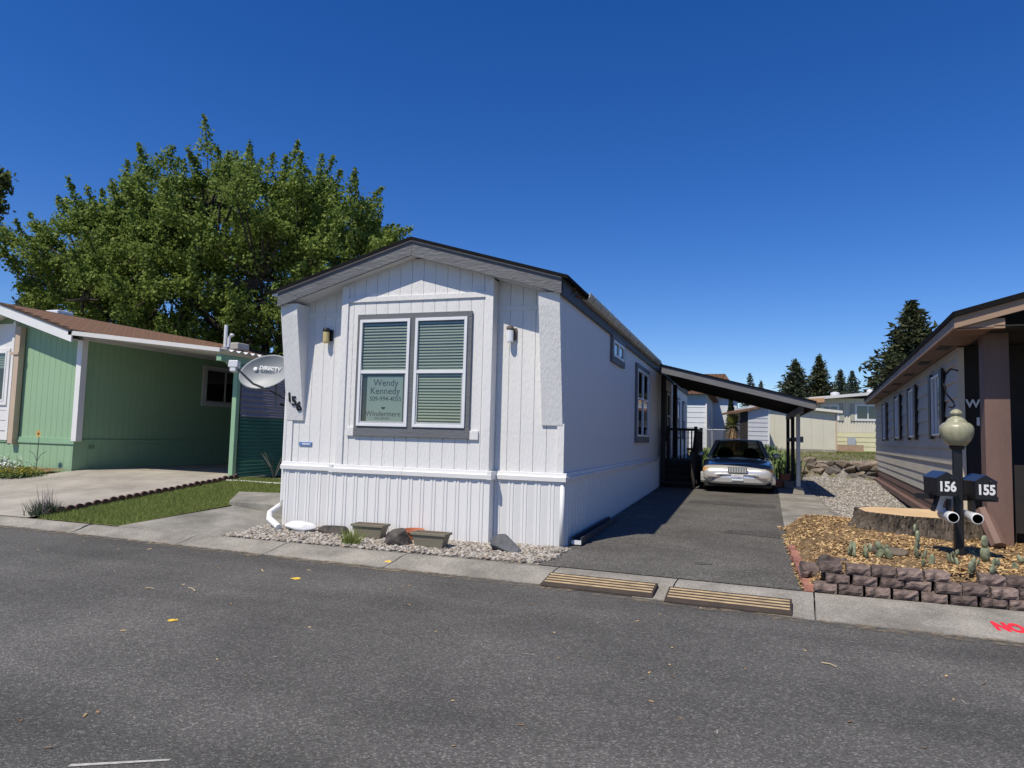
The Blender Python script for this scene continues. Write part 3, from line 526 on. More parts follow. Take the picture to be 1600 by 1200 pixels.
for xa, xb in ((RXG, GX + .22), (-18.8, RXG)):
    MB().ext([(xa, zg(xa) - .26), (xb, zg(xb) - .26), (xb, zg(xb) - .005), (xa, zg(xa) - .005)], GY - .45, GY - .41, 'y').build('rake_fascia', WHITEV, G, bev=.004)
    MB().ext([(xa, zg(xa) - .2), (xb, zg(xb) - .2), (xb, zg(xb) - .18), (xa, zg(xa) - .18)], GY - .41, GY, 'y').build('soffit', WHITEV, G)
    MB().ext([(xa, zg(xa)), (xb, zg(xb)), (xb, zg(xb) + .05), (xa, zg(xa) + .05)], GY - .48, 15.7, 'y').build('roof_deck', M('roof_felt', (.06, .04, .03), .9, .2), G)
# shingle tabs on the visible slope
shm = MB().hexa([(0, 0, 0), (.30, 0, 0), (.30, .17, .012), (0, .17, .012), (0, 0, .012), (.30, 0, .012), (.30, .17, .018), (0, .17, .018)]).mesh('shingle', BRSH)
ang = math.atan(SLG); sc_n = 0; mbs = MB()
rows = 15; L = (GX + .24 - RXG) / math.cos(ang)
for r_ in range(rows):
    s0 = L - .17 * (r_ + 1); x = RXG + s0 * math.cos(ang); z = zg(x) + .052
    for k in range(40):
        y = GY - .48 + .305 * k + (.15 if r_ % 2 else 0)
        Tm = Matrix.Translation((x, y, z)) @ Matrix.Rotation(ang, 4, 'Y') @ Matrix.Rotation(R(90), 4, 'Z') @ Matrix.Translation((0, -.17, 0))
        # local x -> along Y, local y -> up slope
        if y < 8.2 and sc_n < 290: o = link('shingle', shm, G); o.matrix_basis = Tm; sc_n += 1
        else: mbs.T = Tm; mbs.add([tuple(v.co) for v in shm.vertices], [tuple(p.vertices) for p in shm.polygons])
stuff(mbs.build('far_shingles', BRSH, G))
bx('eave_trim', (GX - .0, GX + .04, GY + .1, 15.5, 3.72, 3.84), WHITEV, G)
window(G, TG @ Matrix.Translation((0, -.02, 0)), 7.75, 9.3, 2.36, 3.42, M('pale_trim', (.55, .55, .55), .5, .05), .12, .05, 'v', blind=False, mid=8.62, fmat=M('grey_alu', (.4, .4, .41), .4, .05))
MB(TG).box(3.82, 4.02, -.02, .0, .93, 1.05).build('vent', GREEND, G)
for k in range(4): MB(TG).box(3.83, 4.01, -.026, -.02, .945 + .025 * k, .957 + .025 * k).build('vent_slat', M('vent_shadow_green', (.12, .2, .12), .6, .05), G)
# front bay with window and beige post
bx('bay_wall', (-18.5, -16.02, GY - .06, GY, 1.1, 4.2), WHITEV, G); bx('bay_side', (-16.02, -15.93, GY - .09, GY + .01, 1.1, 4.25), WHITEV, G)
window(G, Matrix.Translation((0, GY - .082, 0)), -17.6, -16.14, 2.12, 3.45, WHITEV, .1, .05, 'n', blind=True, openb=3.0)
for z in (1.35, 1.62, 1.88): bx('lap_board', (-18.5, -16.0, GY - .078, GY - .06, z, z + .245), WHITEV, G, .004)
bx('beige_post', (-15.80, -15.62, GY - .17, GY - .02, 1.02, 4.1), BEIGE, G, .006); bx('beige_cap', (-15.93, -15.6, GY - .2, GY - .1, 3.35, 3.42), BEIGE, G)
# roof vents
bx('roof_vent', (-16.6, -16.1, 4.6, 5.1, zg(-16.1) + .02, zg(-16.1) + .15), ALU, G, .03); bx('roof_vent', (-14.9, -14.4, 10.0, 10.6, zg(-14.9) + .02, zg(-14.9) + .28), M('grey_vent', (.4, .38, .35), .6, .1), G, .04)
vp = MB().lathe([(.13, -.4), (.13, .18), (.1, .2), (.05, .22)], 12, (-14.3, 9.3, zg(-14.3))).build('vent_stack', M('grey_galv', (.4, .42, .44), .4, .1, metal=.4), G); MB().tube([(-14.33, 9.3, zg(-14.3) + .2), (-14.33, 9.3, zg(-14.3) + .95)], .06, 10).build('vent_pipe', PVC, vp); MB().tube([(-14.18, 9.3, zg(-14.3) + .2), (-14.18, 9.3, zg(-14.3) + .5), (-14.1, 9.3, zg(-14.3) + .62), (-14.02, 9.3, zg(-14.3) + .6)], .05, 10).build('vent_elbow', PVC, vp)
GC = thing('green_carport', 'carport with corrugated white roof edge and green post beside the green home', 'carport')
def zk(x): return 3.86 - .105 * (x - GX)
PLAS = M('white_roof_sheet', (.62, .61, .59), .5, .04)
yw = GY - .45; MB().ext([(GX + .1, zk(GX + .1) - .06), (-8.85, zk(-8.85) - .06), (-8.85, zk(-8.85) + .03), (GX + .1, zk(GX + .1) + .05)], yw, yw + .05, 'y').build('front_edge', PLAS, GC)
# corrugated roof: waves along y
NW = 190; vs = []
for i in range(NW + 1):
    y = yw + .03 + i * .06; a = .035 * math.sin(2 * math.pi * (y - yw) / .24)
    vs += [(GX - .1, y, zk(GX) + a), (-8.68, y, zk(-8.68) + a)]
MB().add(vs, [(2 * i, 2 * i + 1, 2 * i + 3, 2 * i + 2) for i in range(NW)]).build('corrugated_roof', PLAS, GC).modifiers.new('s', 'SOLIDIFY').thickness = .012
bx('post', (-8.98, -8.86, 3.62, 3.74, .36, 3.2), GREEND, GC, .005); bx('beam', (-8.99, -8.85, 3.05, 14.8, 3.10, 3.25), GREEND, GC, .005)
for s in (1,): MB().ext([(3.74, 3.1), (4.1, 3.1), (3.74, 2.85)], -8.97, -8.87, 'x').build('bracket', GREEND, GC); MB().ext([(3.62, 3.1), (3.3, 3.1), (3.62, 2.85)], -8.97, -8.87, 'x').build('bracket', GREEND, GC)
for z0_, z1_, nm, mt, pit in ((1.84, 3.08, 'upper_panel', M('purple_grey_sheet', (.20, .19, .23), .5, .08), .135), (.42, 1.835, 'lower_panel', M('dark_green_sheet', (.03, .12, .09), .5, .08), .085)):
    N = int((z1_ - z0_) / pit * 6); vs = []
    for i in range(N + 1):
        z = z0_ + (z1_ - z0_) * i / N; a = .018 * math.sin(2 * math.pi * (z - z0_) / pit); vs += [(-8.84 + a, 3.76, z), (-8.84 + a, 11.5, z)]
    MB().add(vs, [(2 * i, 2 * i + 1, 2 * i + 3, 2 * i + 2) for i in range(N)]).build(nm, mt, GC, smooth=True).modifiers.new('s', 'SOLIDIFY').thickness = .008
bx('back_wall', (GX + .1, -8.9, 12.5, 12.6, .2, 3.3), DARKW, GC)
# scalloped edging
ed = thing('lawn_edging', 'row of dark red scalloped edging tiles between lawn and concrete drive', 'edging')
em = MB().ext([(-.085, -.06), (.085, -.06), (.085, .05), (.07, .085), (.04, .11), (0, .12), (-.04, .11), (-.07, .085), (-.085, .05)], -.02, .02, 'x')
em.v = [(z_ if False else x, y, z) for x, y, z in em.v]; emm = em.mesh('edging_tile', M('dark_red_plastic', (.075, .03, .028), .6, .2))
for k in range(27): y = -.98 + .172 * k; o = link('edging_tile', emm, ed, (-8.56 - .01 * k * .3, y, gz(-8.6, y) + rnd.uniform(-.01, .01)), rnd.uniform(-.05, .05))
# ------------------------------------------------------------------ satellite dish
D = thing('satellite_dish', 'grey oval satellite dish on the far left wall of the white home', 'satellite dish', (-5.44, .32, 2.56), 0)
nv = 14; nh = 28; vs = [(0, 0, 0)]; 
for i in range(1, nv + 1):
    r = i / nv
    for k in range(nh): t = 6.28318 * k / nh; x = .47 * r * math.cos(t); z = .29 * r * math.sin(t); c20, s20 = math.cos(R(16)), math.sin(R(16)); vs.append((x * c20 - z * s20, .10 * r * r * -1, x * s20 + z * c20))
fs = [(0, 1 + (k + 1) % nh, 1 + k) for k in range(nh)] + [(1 + i * nh + k, 1 + i * nh + (k + 1) % nh, 1 + (i + 1) * nh + (k + 1) % nh, 1 + (i + 1) * nh + k) for i in range(nv - 1) for k in range(nh)]
TD = Matrix.Rotation(R(16), 4, 'Z') @ Matrix.Rotation(R(-8), 4, 'X')
DM = M('dish_grey', (.33, .35, .355), .5, .05)
MB(TD).add([(a, .10 + b, c) for a, b, c in vs], fs).build('reflector', DM, D, smooth=True).modifiers.new('s', 'SOLIDIFY').thickness = .008
lg = text('logo', 'DIRECTV', .095, M('logo_white', (.8, .82, .82), .5, .03), D, (0, 0, 0), ext=.001, bold=.003, shear=.15); lg.matrix_basis = TD @ Matrix.Translation((.055, .05, .07)) @ Matrix.Rotation(R(4), 4, 'Y')
MB(TD @ Matrix.Translation((-.20, .055, .055))).blob((0, 0, 0), (.04, .012, .04), 1, 2, 0).build('globe_mark', M('logo_white', (.8, .82, .82)), D, smooth=True)
MB(TD).tube([(.05, .12, -.30), (-.10, -.20, -.26), (-.30, -.40, -.06)], [.022, .02, .018], 8).build('feed_arm', M('dish_arm', (.13, .14, .14), .5, .1), D)
bx('receiver_head', (-.44, -.28, -.48, -.36, -.04, .08), M('receiver_grey', (.6, .61, .64), .4, .04), D, .01, TD); bx('receiver_neck', (-.41, -.31, -.47, -.37, -.11, -.04), M('receiver_grey', (.6, .61, .64)), D, .01, TD)
MB(TD).tube([(0, .12, -.05), (.1, .3, -.15), (.12, .32, -.6)], .025, 8).build('mast', M('dish_arm', (.13, .14, .14)), D); MB(TD).tube([(.05, .14, -.3), (.22, .2, -.38), (.34, .18, -.45), (.40, .2, -.32), (.28, .22, -.3)], .012, 6).build('cable', BLACKP, D); MB().tube([(.12, .30, -.55), (.4, .3, -.62), (.66, .3, -.62)], .02, 6).build('wall_bracket', BLACKP, D)
# ------------------------------------------------------------------ taupe home on the right (155)
A155 = math.atan2(.0942, .99555)
V = thing('brown_mobile_home', 'taupe and brown mobile home with shuttered windows at the right', 'house', (5.5, 2.0, 0), -A155)
VS = Matrix.Rotation(R(-90), 4, 'Z')   # local facing -x : x along -v
def vwall(v, z, u=0): return (u, v, z)
bx('wall', (.03, 4.3, .55, 17.6, .25, 3.1), TAUPE, V)
zz = [1.02 + .262 * k for k in range(8)]
for i, z in enumerate(zz):
    z1 = min(z + .265, 3.1); MB().ext([(-.012, z), (.03, z), (.03, z1), (.016, z1)], .55, 17.6, 'y').build('lap_board', TAUPE, V)
for i in range(4): z = .32 + .175 * i; MB().ext([(-.012, z), (.03, z), (.03, z + .18), (.004, z + .18)], .55, 17.6, 'y').build('skirt_board', M('pale_skirt_siding', (.50, .47, .40), .7, .08, grime=.1) if i > 1 else BRWOOD, V)
bx('corner_board', (-.02, .06, .47, .55, .3, 3.08), TAUPE, V); bx('ground_beam', (-.12, -.0, 1.0, 17.6, .22, .36), BRWOOD, V, .01)
bx('top_trim', (-.014, .03, .55, 17.6, 2.98, 3.09), TAUPE, V)
TV = Matrix.Translation((-.0, 0, 0)) @ VS
for v0 in (2.05, 5.6, 8.75, 12.7):
    w = window(V, TV @ Matrix.Translation((-v0 - 1.0, -.012, 0)), 0, .95, 1.76, 2.84, None, 0, .04, 'v', blind=False)
    for a in (-.3, .97): bx('shutter', (a, a + .28, -.05, -.008, 1.7, 2.9), BLACKP if v0 < 9 else BRWOOD, w, .004, TV @ Matrix.Translation((-v0 - 1.0, -.012, 0)))
# roof: slope from eave (u=-.45) up to the right
EU = -.34
def zv(u): return 3.255 + .28 * (u - EU)
VF = -1.36
MB().ext([(EU - .02, zv(EU - .02)), (4.5, zv(4.5)), (4.5, zv(4.5) + .07), (EU - .02, zv(EU - .02) + .07)], VF - .05, 17.95, 'y').build('roof', BLACKR, V)
MB().ext([(EU, zv(EU) - .15), (4.5, zv(4.5) - .17), (4.5, zv(4.5)), (EU, zv(EU))], VF, VF + .04, 'y').build('rake_fascia', BRTRIM, V, bev=.004)
for a, b in zip([VF + .04, 2.4, 6.5, 11, 14.6], [2.4, 6.5, 11, 14.6, 17.9]): bx('eave_fascia', (EU, EU + .03, a, b - .004, zv(EU) - .14, zv(EU)), BRTRIM, V, .003)
bx('soffit', (EU + .03, .1, VF + .05, 17.9, 3.105, 3.12), BRWOOD, V)
for v in (.4, 2.6, 5, 7.6, 10.5, 13.5): bx('soffit_vent', (-.26, -.08, v, v + .5, 3.098, 3.106), DARKIN, V)
MB().ext([(EU + .04, zv(EU) - .155), (.22, zv(EU) - .155), (.22, zv(EU) - .03), (EU + .04, zv(EU) - .02)], VF + .05, VF + .14, 'y').build('beam_end', BRTRIM, V)
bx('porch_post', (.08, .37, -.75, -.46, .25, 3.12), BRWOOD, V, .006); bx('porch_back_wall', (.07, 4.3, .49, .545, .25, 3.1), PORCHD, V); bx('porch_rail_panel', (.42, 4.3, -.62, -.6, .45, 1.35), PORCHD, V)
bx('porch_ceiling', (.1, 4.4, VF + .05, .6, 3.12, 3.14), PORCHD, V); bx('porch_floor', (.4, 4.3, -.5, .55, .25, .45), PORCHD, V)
for k in range(4): bx('white_bar', (.33 - .05 * k, .345 - .05 * k, -.2, -.185, .4, 1.75), PVC, V)
text('welcome_lettering', 'WE', .17, PVC, V, (.20, .46, 2.22), rot=(R(90), 0, 0), ext=.008, bold=.004); text('welcome_lettering', 'I', .15, PVC, V, (.22, .46, 1.95), rot=(R(90), 0, 0), ext=.008, bold=.01)
MB().tube([(.02, .5, 2.72), (-.12, .42, 2.75), (-.2, .35, 2.66), (-.23, .32, 2.5), (-.2, .3, 2.36), (-.12, .28, 2.24), (-.1, .28, 2.18), (-.14, .28, 2.15), (-.18, .28, 2.17)], .012, 6).build('plant_hook', BLACKP, V)
MB().tube([(.15, -1.0, .3), (.05, -.62, .72)], .09, 8).build('leaning_log', BRWOOD, V)
# plank shelf in front of the porch
PS = thing('plank_bench', 'rough plank bench under the brown porch at the right edge', 'bench', (6.05, .85, .28), -A155)
bx('top_plank', (0, 1.6, -.2, .2, .62, .68), M('raw_plank', (.42, .30, .17), .8, .2, 4, .5, 30, stretch=(.2, 1, 1)), PS, .005); bx('front_board', (.0, 1.6, -.21, -.18, .45, .61), M('raw_plank', (.42, .3, .17)), PS, .005); bx('lower_shelf', (0, 1.6, -.18, .2, .15, .19), DARKW, PS)
for x in (.05, 1.5): bx('leg', (x, x + .08, -.15, .15, 0, .62), DARKW, PS)
pp = thing('blue_pot_plant', 'small plant in a blue pot on the plank bench', 'plant', (6.35, .78, .965)); MB().lathe([(.05, 0), (.08, .12), (.07, .13)], 12).build('pot', M('blue_glaze', (.05, .08, .35), .25, .1), pp)
# ------------------------------------------------------------------ scattered small geometry helpers
def scatter_pebbles(name, pts, size, mat, zoff=0., flat=.6, parent=None):
    base = []; bm = bmesh.new(); bmesh.ops.create_icosphere(bm, subdivisions=1, radius=1); bv = np.array([v.co[:] for v in bm.verts]); bf = np.array([[x.index for x in f.verts] for f in bm.faces]); bm.free()
    N = len(pts); P = np.array(pts); s = size * nr.uniform(.55, 1.35, (N, 1, 1)); a = nr.uniform(0, 6.28, N); el = nr.uniform(.65, 1.3, (N, 3)); el[:, 2] *= flat
    V = bv[None] * (1 + nr.uniform(-.18, .18, (N, len(bv), 1))) * el[:, None, :] * s
    x = V[..., 0] * np.cos(a)[:, None] - V[..., 1] * np.sin(a)[:, None]; y = V[..., 0] * np.sin(a)[:, None] + V[..., 1] * np.cos(a)[:, None]
    V = np.stack([x, y, V[..., 2]], -1) + P[:, None, :]; V[..., 2] += zoff
    return npmesh(name, V.reshape(-1, 3), (bf[None] + (np.arange(N) * len(bv))[:, None, None]).reshape(-1, 3), mat, parent)
def npmesh(name, V, F, mat, parent=None):
    me = bpy.data.meshes.new(name); V = np.asarray(V, np.float32); F = np.asarray(F, np.int32); k = F.shape[1]
    me.vertices.add(len(V)); me.vertices.foreach_set('co', V.ravel()); me.loops.add(F.size); me.loops.foreach_set('vertex_index', F.ravel()); me.polygons.add(len(F))
    me.polygons.foreach_set('loop_start', np.arange(len(F), dtype=np.int32) * k); me.polygons.foreach_set('loop_total', np.full(len(F), k, np.int32)); me.update(calc_edges=True); me.validate(); me.materials.append(mat)
    return link(name, me, parent)
def leaves(name, P, size, mat, parent=None, up=.3, D=None, aspect=.6, bias=1., NB=None):
    """one folded diamond leaf per point"""
    P = np.asarray(P); N = len(P); d = nr.normal(size=(N, 3)) if D is None else D + nr.normal(size=(N, 3)) * .45; d[:, 2] -= up * .2; d /= np.linalg.norm(d, axis=1)[:, None]
    q = nr.normal(size=(N, 3)) + np.array([-.15, -.4, .75]) * bias; q = q if NB is None else nr.normal(size=(N, 3)) * .55 + NB; s = np.cross(d, q); s /= np.linalg.norm(s, axis=1)[:, None] + 1e-9; z = size * nr.uniform(.6, 1.3, (N, 1)); nn = np.cross(d, s)
    V = np.stack([P - d * z * .5, P + s * z * aspect * .5 + nn * z * .08, P + d * z * .5, P - s * z * aspect * .5 + nn * z * .08], 1)
    return npmesh(name, V.reshape(-1, 3), np.arange(4 * N).reshape(N, 4), mat, parent)
def blades(name, pts, h, w, mat, parent=None, lean=.35):
    P = np.array(pts); N = len(P); a = nr.uniform(0, 6.28, N); hh = h * nr.uniform(.5, 1.4, N); l = nr.normal(0, lean, (N, 2)) * hh[:, None]
    dx = np.stack([np.cos(a), np.sin(a), np.zeros(N)], 1) * w * .5; top = P + np.column_stack([l, hh])
    V = np.stack([P - dx, P + dx, top], 1); return npmesh(name, V.reshape(-1, 3), np.arange(3 * N).reshape(N, 3), mat, parent)
GRASSM = leafmat('grass_blade', (.15, .21, .04), (.33, .37, .13), .4); DRYM = leafmat('dry_grass', (.22, .19, .08), (.14, .17, .05), .3)
# lawn grass
pts = []
while len(pts) < 42000:
    x = rnd.uniform(-8.5, -4.7); y = rnd.uniform(-1.27, 3.7)
    if y < .72 and x > -6.72 + .2 * (y + 1.1): continue
    if .72 <= y < 2.3 and x > (-6.42 - .66 * (y - .74)) and y < 1.85 + (x + 7.15) * .165: continue
    pts.append((x, y, gz(x, y) + .01))
stuff(tag(blades('lawn_grass', pts, .055, .011, GRASSM), 'short green grass of the small lawn beside the concrete drive', 'grass'))
# pebble bed in front of the white home
pts = [(x, y, .005) for x, y in ((rnd.uniform(-5.0, .15), rnd.uniform(-1.32, .0)) for _ in range(9000)) if not (-3.66 < x < -1.02 and y > -.2) and y < -.04 and x + y * -.6 < .75 and x > -4.85 - (y + .2) * .1 and not (x < -4.4 and y > -.35 and False)][:6500]
pts = [(x, y, z + .02 * rnd.random()) for x, y, z in pts]
stuff(tag(scatter_pebbles('river_pebbles', pts, .026, island('pebble', [(.36, .33, .28), (.26, .235, .20), (.45, .42, .37), (.17, .15, .13), (.31, .25, .19), (.40, .37, .33)])), 'bed of pale river pebbles along the front of the white home', 'pebbles'))
struct(sheet('pebble_bed_base', [(-4.9, -1.33), (.2, -1.36)], [(-4.75, .0), (.05, .0)], GRAVG, .002, 12, 4))
pts = []
while len(pts) < 9000:
    y = 3.6 + 17 * rnd.random() ** 1.6; x = rnd.uniform(4.0, 5.7 + .094 * (y - 2))
    if x > 4.3 or y < 4.3: pts.append((x, y, gz(x, y) + .008))
stuff(tag(scatter_pebbles('side_yard_gravel', pts, .026, island('gravel_bit', [(.36, .33, .29), (.26, .24, .21), (.48, .45, .41), (.20, .18, .16)])), 'loose grey gravel between the carport and the brown home', 'gravel'))
# wood chips
CHIP = island('wood_chip', [(.56, .38, .17), (.42, .27, .12), (.64, .46, .23), (.30, .18, .08), (.20, .12, .06), (.50, .33, .15)])
N = 20000; P = np.column_stack([nr.uniform(3.02, 7.2, N), -1.37 + 5.2 * nr.random(N) ** 1.2, np.zeros(N)]); P[:, 2] = [mz(x, y) + .016 for x, y, _ in P]
a = nr.uniform(0, 6.28, N); d = np.column_stack([np.cos(a), np.sin(a), nr.normal(0, .3, N)]) * (.008 + .026 * nr.random((N, 1)) ** 2); s = np.column_stack([-np.sin(a), np.cos(a), nr.normal(0, .4, N)]) * (.004 + .008 * nr.random((N, 1)))
P = P[:]; keep = np.array([math.sin(x * 3.1 + 1) * math.sin(y * 2.3) + .5 * math.sin(x * 7 + y * 5) > -.45 or nr.random() < .25 for x, y, _ in P]); P, d, s = P[keep], d[keep], s[keep]; N = len(P)
Vv = np.stack([P - d - s, P + d - s, P + d + s, P - d + s], 1); stuff(tag(npmesh('wood_chips', Vv.reshape(-1, 3), np.arange(4 * N).reshape(N, 4), CHIP), 'yellow wood chips covering the raised bed around the stump', 'mulch'))
# yard grass behind the rock wall
pts = []
while len(pts) < 16000:
    x = rnd.uniform(.5, 10.5); y = rnd.uniform(19.6, 34)
    if y > ywall(x) + .5 and rnd.random() < .25 + .75 * math.sin(x * 1.7 + y * .9) ** 2: pts.append((x, y, gz(x, y) - .02))
stuff(tag(blades('yard_grass', pts[:5000], .09, .03, GRASSM), 'rough green grass on the raised yard behind the stone wall', 'grass'))
stuff(tag(blades('dry_yard_grass', pts[9000:], .07, .03, DRYM), 'dry straw coloured grass on the raised yard behind the stone wall', 'grass'))
# ------------------------------------------------------------------ rocks, pots and things along the front
def rock(name, lab, loc, r, seed, mat, rough=.3): o = MB().rockm((0, 0, r[2] * .6), [k * 1.25 for k in r], seed).build(name, mat); o.location = loc; return tag(o, lab, 'rock')
rock('rock', 'flat dark brown rock next to the white bag', (-3.44, -.42, 0), (.21, .15, .085), 3, ROCKD, .3)
rock('rock', 'rough brown black lava rock between the two planters', (-2.12, -.82, 0), (.20, .16, .155), 5, ROCKD, .3)
rock('rock', 'angular blue grey rock alone near the driveway corner', (-.62, -.68, 0), (.22, .15, .13), 12, M('blue_grey_rock', (.075, .08, .09), .6, .25, 5, .8, 14), .5)
PLM = M('olive_plastic', (.20, .18, .13), .55, .08)
for x, y, rz, lb in ((-2.77, -.5, .05, 'olive grey window box planter beside the grass tuft'), (-1.62, -.85, .02, 'olive grey window box planter to the right of the lava rock')):
    p = thing('planter_box', lb, 'planter', (x, y, .02), rz, 'window box planters')
    mb = MB(); w0, w1, d0, d1, h = .20, .245, .085, .115, .19
    mb.hexa([(-w0, -d0, 0), (w0, -d0, 0), (w0, d0, 0), (-w0, d0, 0), (-w1, -d1, h), (w1, -d1, h), (w1, d1, h), (-w1, d1, h)]).build('box', PLM, p, bev=.006)
    for a in ((-w1 - .015, w1 + .015, -d1 - .015, -d1 + .008, h - .025, h + .008), (-w1 - .015, w1 + .015, d1 - .008, d1 + .015, h - .025, h + .008), (-w1 - .015, -w1 + .008, -d1 + .008, d1 - .008, h - .025, h + .008), (w1 - .008, w1 + .015, -d1 + .008, d1 - .008, h - .025, h + .008)): bx('rim', a, PLM, p, .003)
    bx('soil', (-w1 + .02, w1 - .02, -d1 + .02, d1 - .02, h + .001, h + .004), M('potting_soil', (.10, .075, .05), .95, .3, 20, .6, 50), p)
tag(MB().lathe([(.10, 0), (.14, .14), (.155, .14), (.155, .175), (.14, .175), (.12, .12)], 20, (-2.10, -.42, .0)).build('terracotta_pot', M('terracotta', (.42, .14, .07), .75, .12)), 'terracotta pot behind the lava rock', 'pot')
bg = MB().rockm((0, 0, .075), (.29, .17, .10), 8, 9, .72).build('white_bag', WHITEV, smooth=True); bg.location = (-4.02, -.42, 0); tag(bg, 'white plastic bag lying at the foot of the downspout', 'bag')
t = thing('grass_tuft', 'tuft of bright green grass growing at the kerb by the planters', 'plant', (-2.72, -1.12, 0)); blades('blades', [(rnd.gauss(0, .06), rnd.gauss(0, .05), 0) for _ in range(260)], .2, .012, GRASSM, t, .5)
# kerb ramps
for i, (x0, x1, yb, lb) in enumerate(((.33, 1.56, -1.73, 'striped rubber kerb ramp nearer the white home'), (1.69, 2.90, -1.90, 'striped rubber kerb ramp nearer the block wall'))):
    r_ = thing('kerb_ramp', lb, 'kerb ramp', (x0, yb, 0), -.055, 'kerb ramps'); w = x1 - x0
    MB().ext([(-.36, -.092), (.0, -.05), (.0, .004), (-.04, .006), (-.31, -.046), (-.36, -.066)], 0, w, 'x').build('ramp_body', M('brown_rubber', (.05, .037, .028), .7, .25, 6, .2, 40), r_, bev=.004)
    for k in range(4):
        y = -.075 - .068 * k; z = .006 + .1925 * (y + .04); MB().hexa([(.02, y - .011, z - .004), (w - .02, y - .011, z - .004), (w - .02, y + .011, z - .001), (.02, y + .011, z - .001), (.02, y - .008, z + .005), (w - .02, y - .008, z + .005), (w - .02, y + .008, z + .008), (.02, y + .008, z + .008)]).build('wood_strip', M('tan_strip', (.46, .34, .19), .7, .25, 8), r_)
# ------------------------------------------------------------------ block wall, bricks
BW = thing('block_wall', 'low retaining wall of rough brown concrete blocks below the mailboxes', 'retaining wall', (0, 0, 0))
def blk(seed, w, d=.18, h=.097):
    q = random.Random(seed); bm = bmesh.new(); bmesh.ops.create_grid(bm, x_segments=5, y_segments=3, size=.5); mb = MB(); vs = []
    n_, m_ = 6, 4; 
    for i in range(n_):
        for j in range(m_): edge = i in (0, n_ - 1) or j in (0, m_ - 1); vs.append((-w / 2 + w * i / (n_ - 1), -d / 2 - (0 if edge else q.uniform(.005, .032)), h * j / (m_ - 1)))
    fs = [(i * m_ + j, (i + 1) * m_ + j, (i + 1) * m_ + j + 1, i * m_ + j + 1) for i in range(n_ - 1) for j in range(m_ - 1)]
    mb.add(vs, fs); o = len(vs); mb.add([(-w / 2 * .85, d / 2, 0), (w / 2 * .85, d / 2, 0), (w / 2 * .85, d / 2, h), (-w / 2 * .85, d / 2, h)], [(0, 1, 2, 3)])
    A, Bq, Cq, Dq = 0, (n_ - 1) * m_, (n_ - 1) * m_ + m_ - 1, m_ - 1
    mb.f += [(A, Bq, o + 1, o), (Dq, Cq, o + 2, o + 3), (A, Dq, o + 3, o), (Bq, Cq, o + 2, o + 1)]; bm.free(); return mb.mesh('block', BLOCKM)
bms = [blk(s, .225) for s in range(6)]
cnt = 0
for c_ in range(4):
    x = 3.26 + (.11 if c_ % 2 else 0) + (.06 if c_ == 2 else 0)
    while x < 6.6:
        if (c_ == 3 and not (x > 4.75 and rnd.random() < .45)) or (c_ == 2 and rnd.random() < .1): x += .24; continue
        y = interp(KB, x) + .10 + .035 * c_ + rnd.uniform(-.04, .03)
        o = link('block', bms[cnt % 6], BW, (x, y, 0.004 + .1 * c_), (rnd.gauss(0, .03), rnd.gauss(0, .03), rnd.gauss(0, .12))); o.scale = (1, 1, rnd.uniform(.96, 1.02)); cnt += 1; x += .235 + rnd.uniform(0, .02)
for x, y, z, rx, lb in ((3.14, -.98, .1, .4, 'a'), (3.42, -1.12, .19, .5, 'b')): o = link('block', bms[2], BW, (x, y, z), (rx, .1, .3))
be = thing('brick_edging', 'line of red bricks edging the asphalt drive by the wood chips', 'edging'); bkm = MB().box(-.05, .05, -.1, .1, -.02, .05).mesh('brick', BRICKM)
for k in range(13): y = -1.3 + .215 * k; link('brick', bkm, be, (3.10 + .006 * math.sin(k * 2), y, gz(3.1, y) + .01 + rnd.uniform(-.008, .008)), rnd.gauss(0, .05))
# ------------------------------------------------------------------ stump
S = thing('tree_stump', 'wide freshly cut tree stump with dark furrowed bark', 'stump', (4.95, 2.3, .25))
RING = bpy.data.materials.new('cut_wood'); RING.use_nodes = True; n = RING.node_tree.nodes; l = RING.node_tree.links
tc = n.new('ShaderNodeTexCoord'); wv = n.new('ShaderNodeTexWave'); wv.wave_type = 'RINGS'; wv.rings_direction = 'Z'; wv.inputs['Scale'].default_value = 14; wv.inputs['Distortion'].default_value = 2.5; wv.inputs['Detail'].default_value = 3; l.new(tc.outputs['Object'], wv.inputs[0])
nz = n.new('ShaderNodeTexNoise'); nz.inputs['Scale'].default_value = 2.2; l.new(tc.outputs['Object'], nz.inputs[0]); mx0 = n.new('ShaderNodeMixRGB'); mx0.inputs[0].default_value = .6; l.new(wv.outputs[0], mx0.inputs[1]); l.new(nz.outputs[0], mx0.inputs[2])
rp = n.new('ShaderNodeValToRGB'); rp.color_ramp.elements[0].position = .25; rp.color_ramp.elements[0].color = (.52, .33, .16, 1); rp.color_ramp.elements[1].position = .7; rp.color_ramp.elements[1].color = (.70, .52, .30, 1); l.new(mx0.outputs[0], rp.inputs[0]); l.new(rp.outputs[0], n['Principled BSDF'].inputs['Base Color']); n['Principled BSDF'].inputs['Roughness'].default_value = .8
ns_ = 260; rings = 10; vs = []; q = random.Random(4); ph = [q.uniform(0, 6.28) for _ in range(8)]
def srad(t): return 1 + .05 * math.sin(2 * t + ph[0]) + .045 * math.sin(3 * t + ph[1]) + .03 * math.sin(5 * t + ph[2]) + .02 * math.sin(9 * t + ph[3])
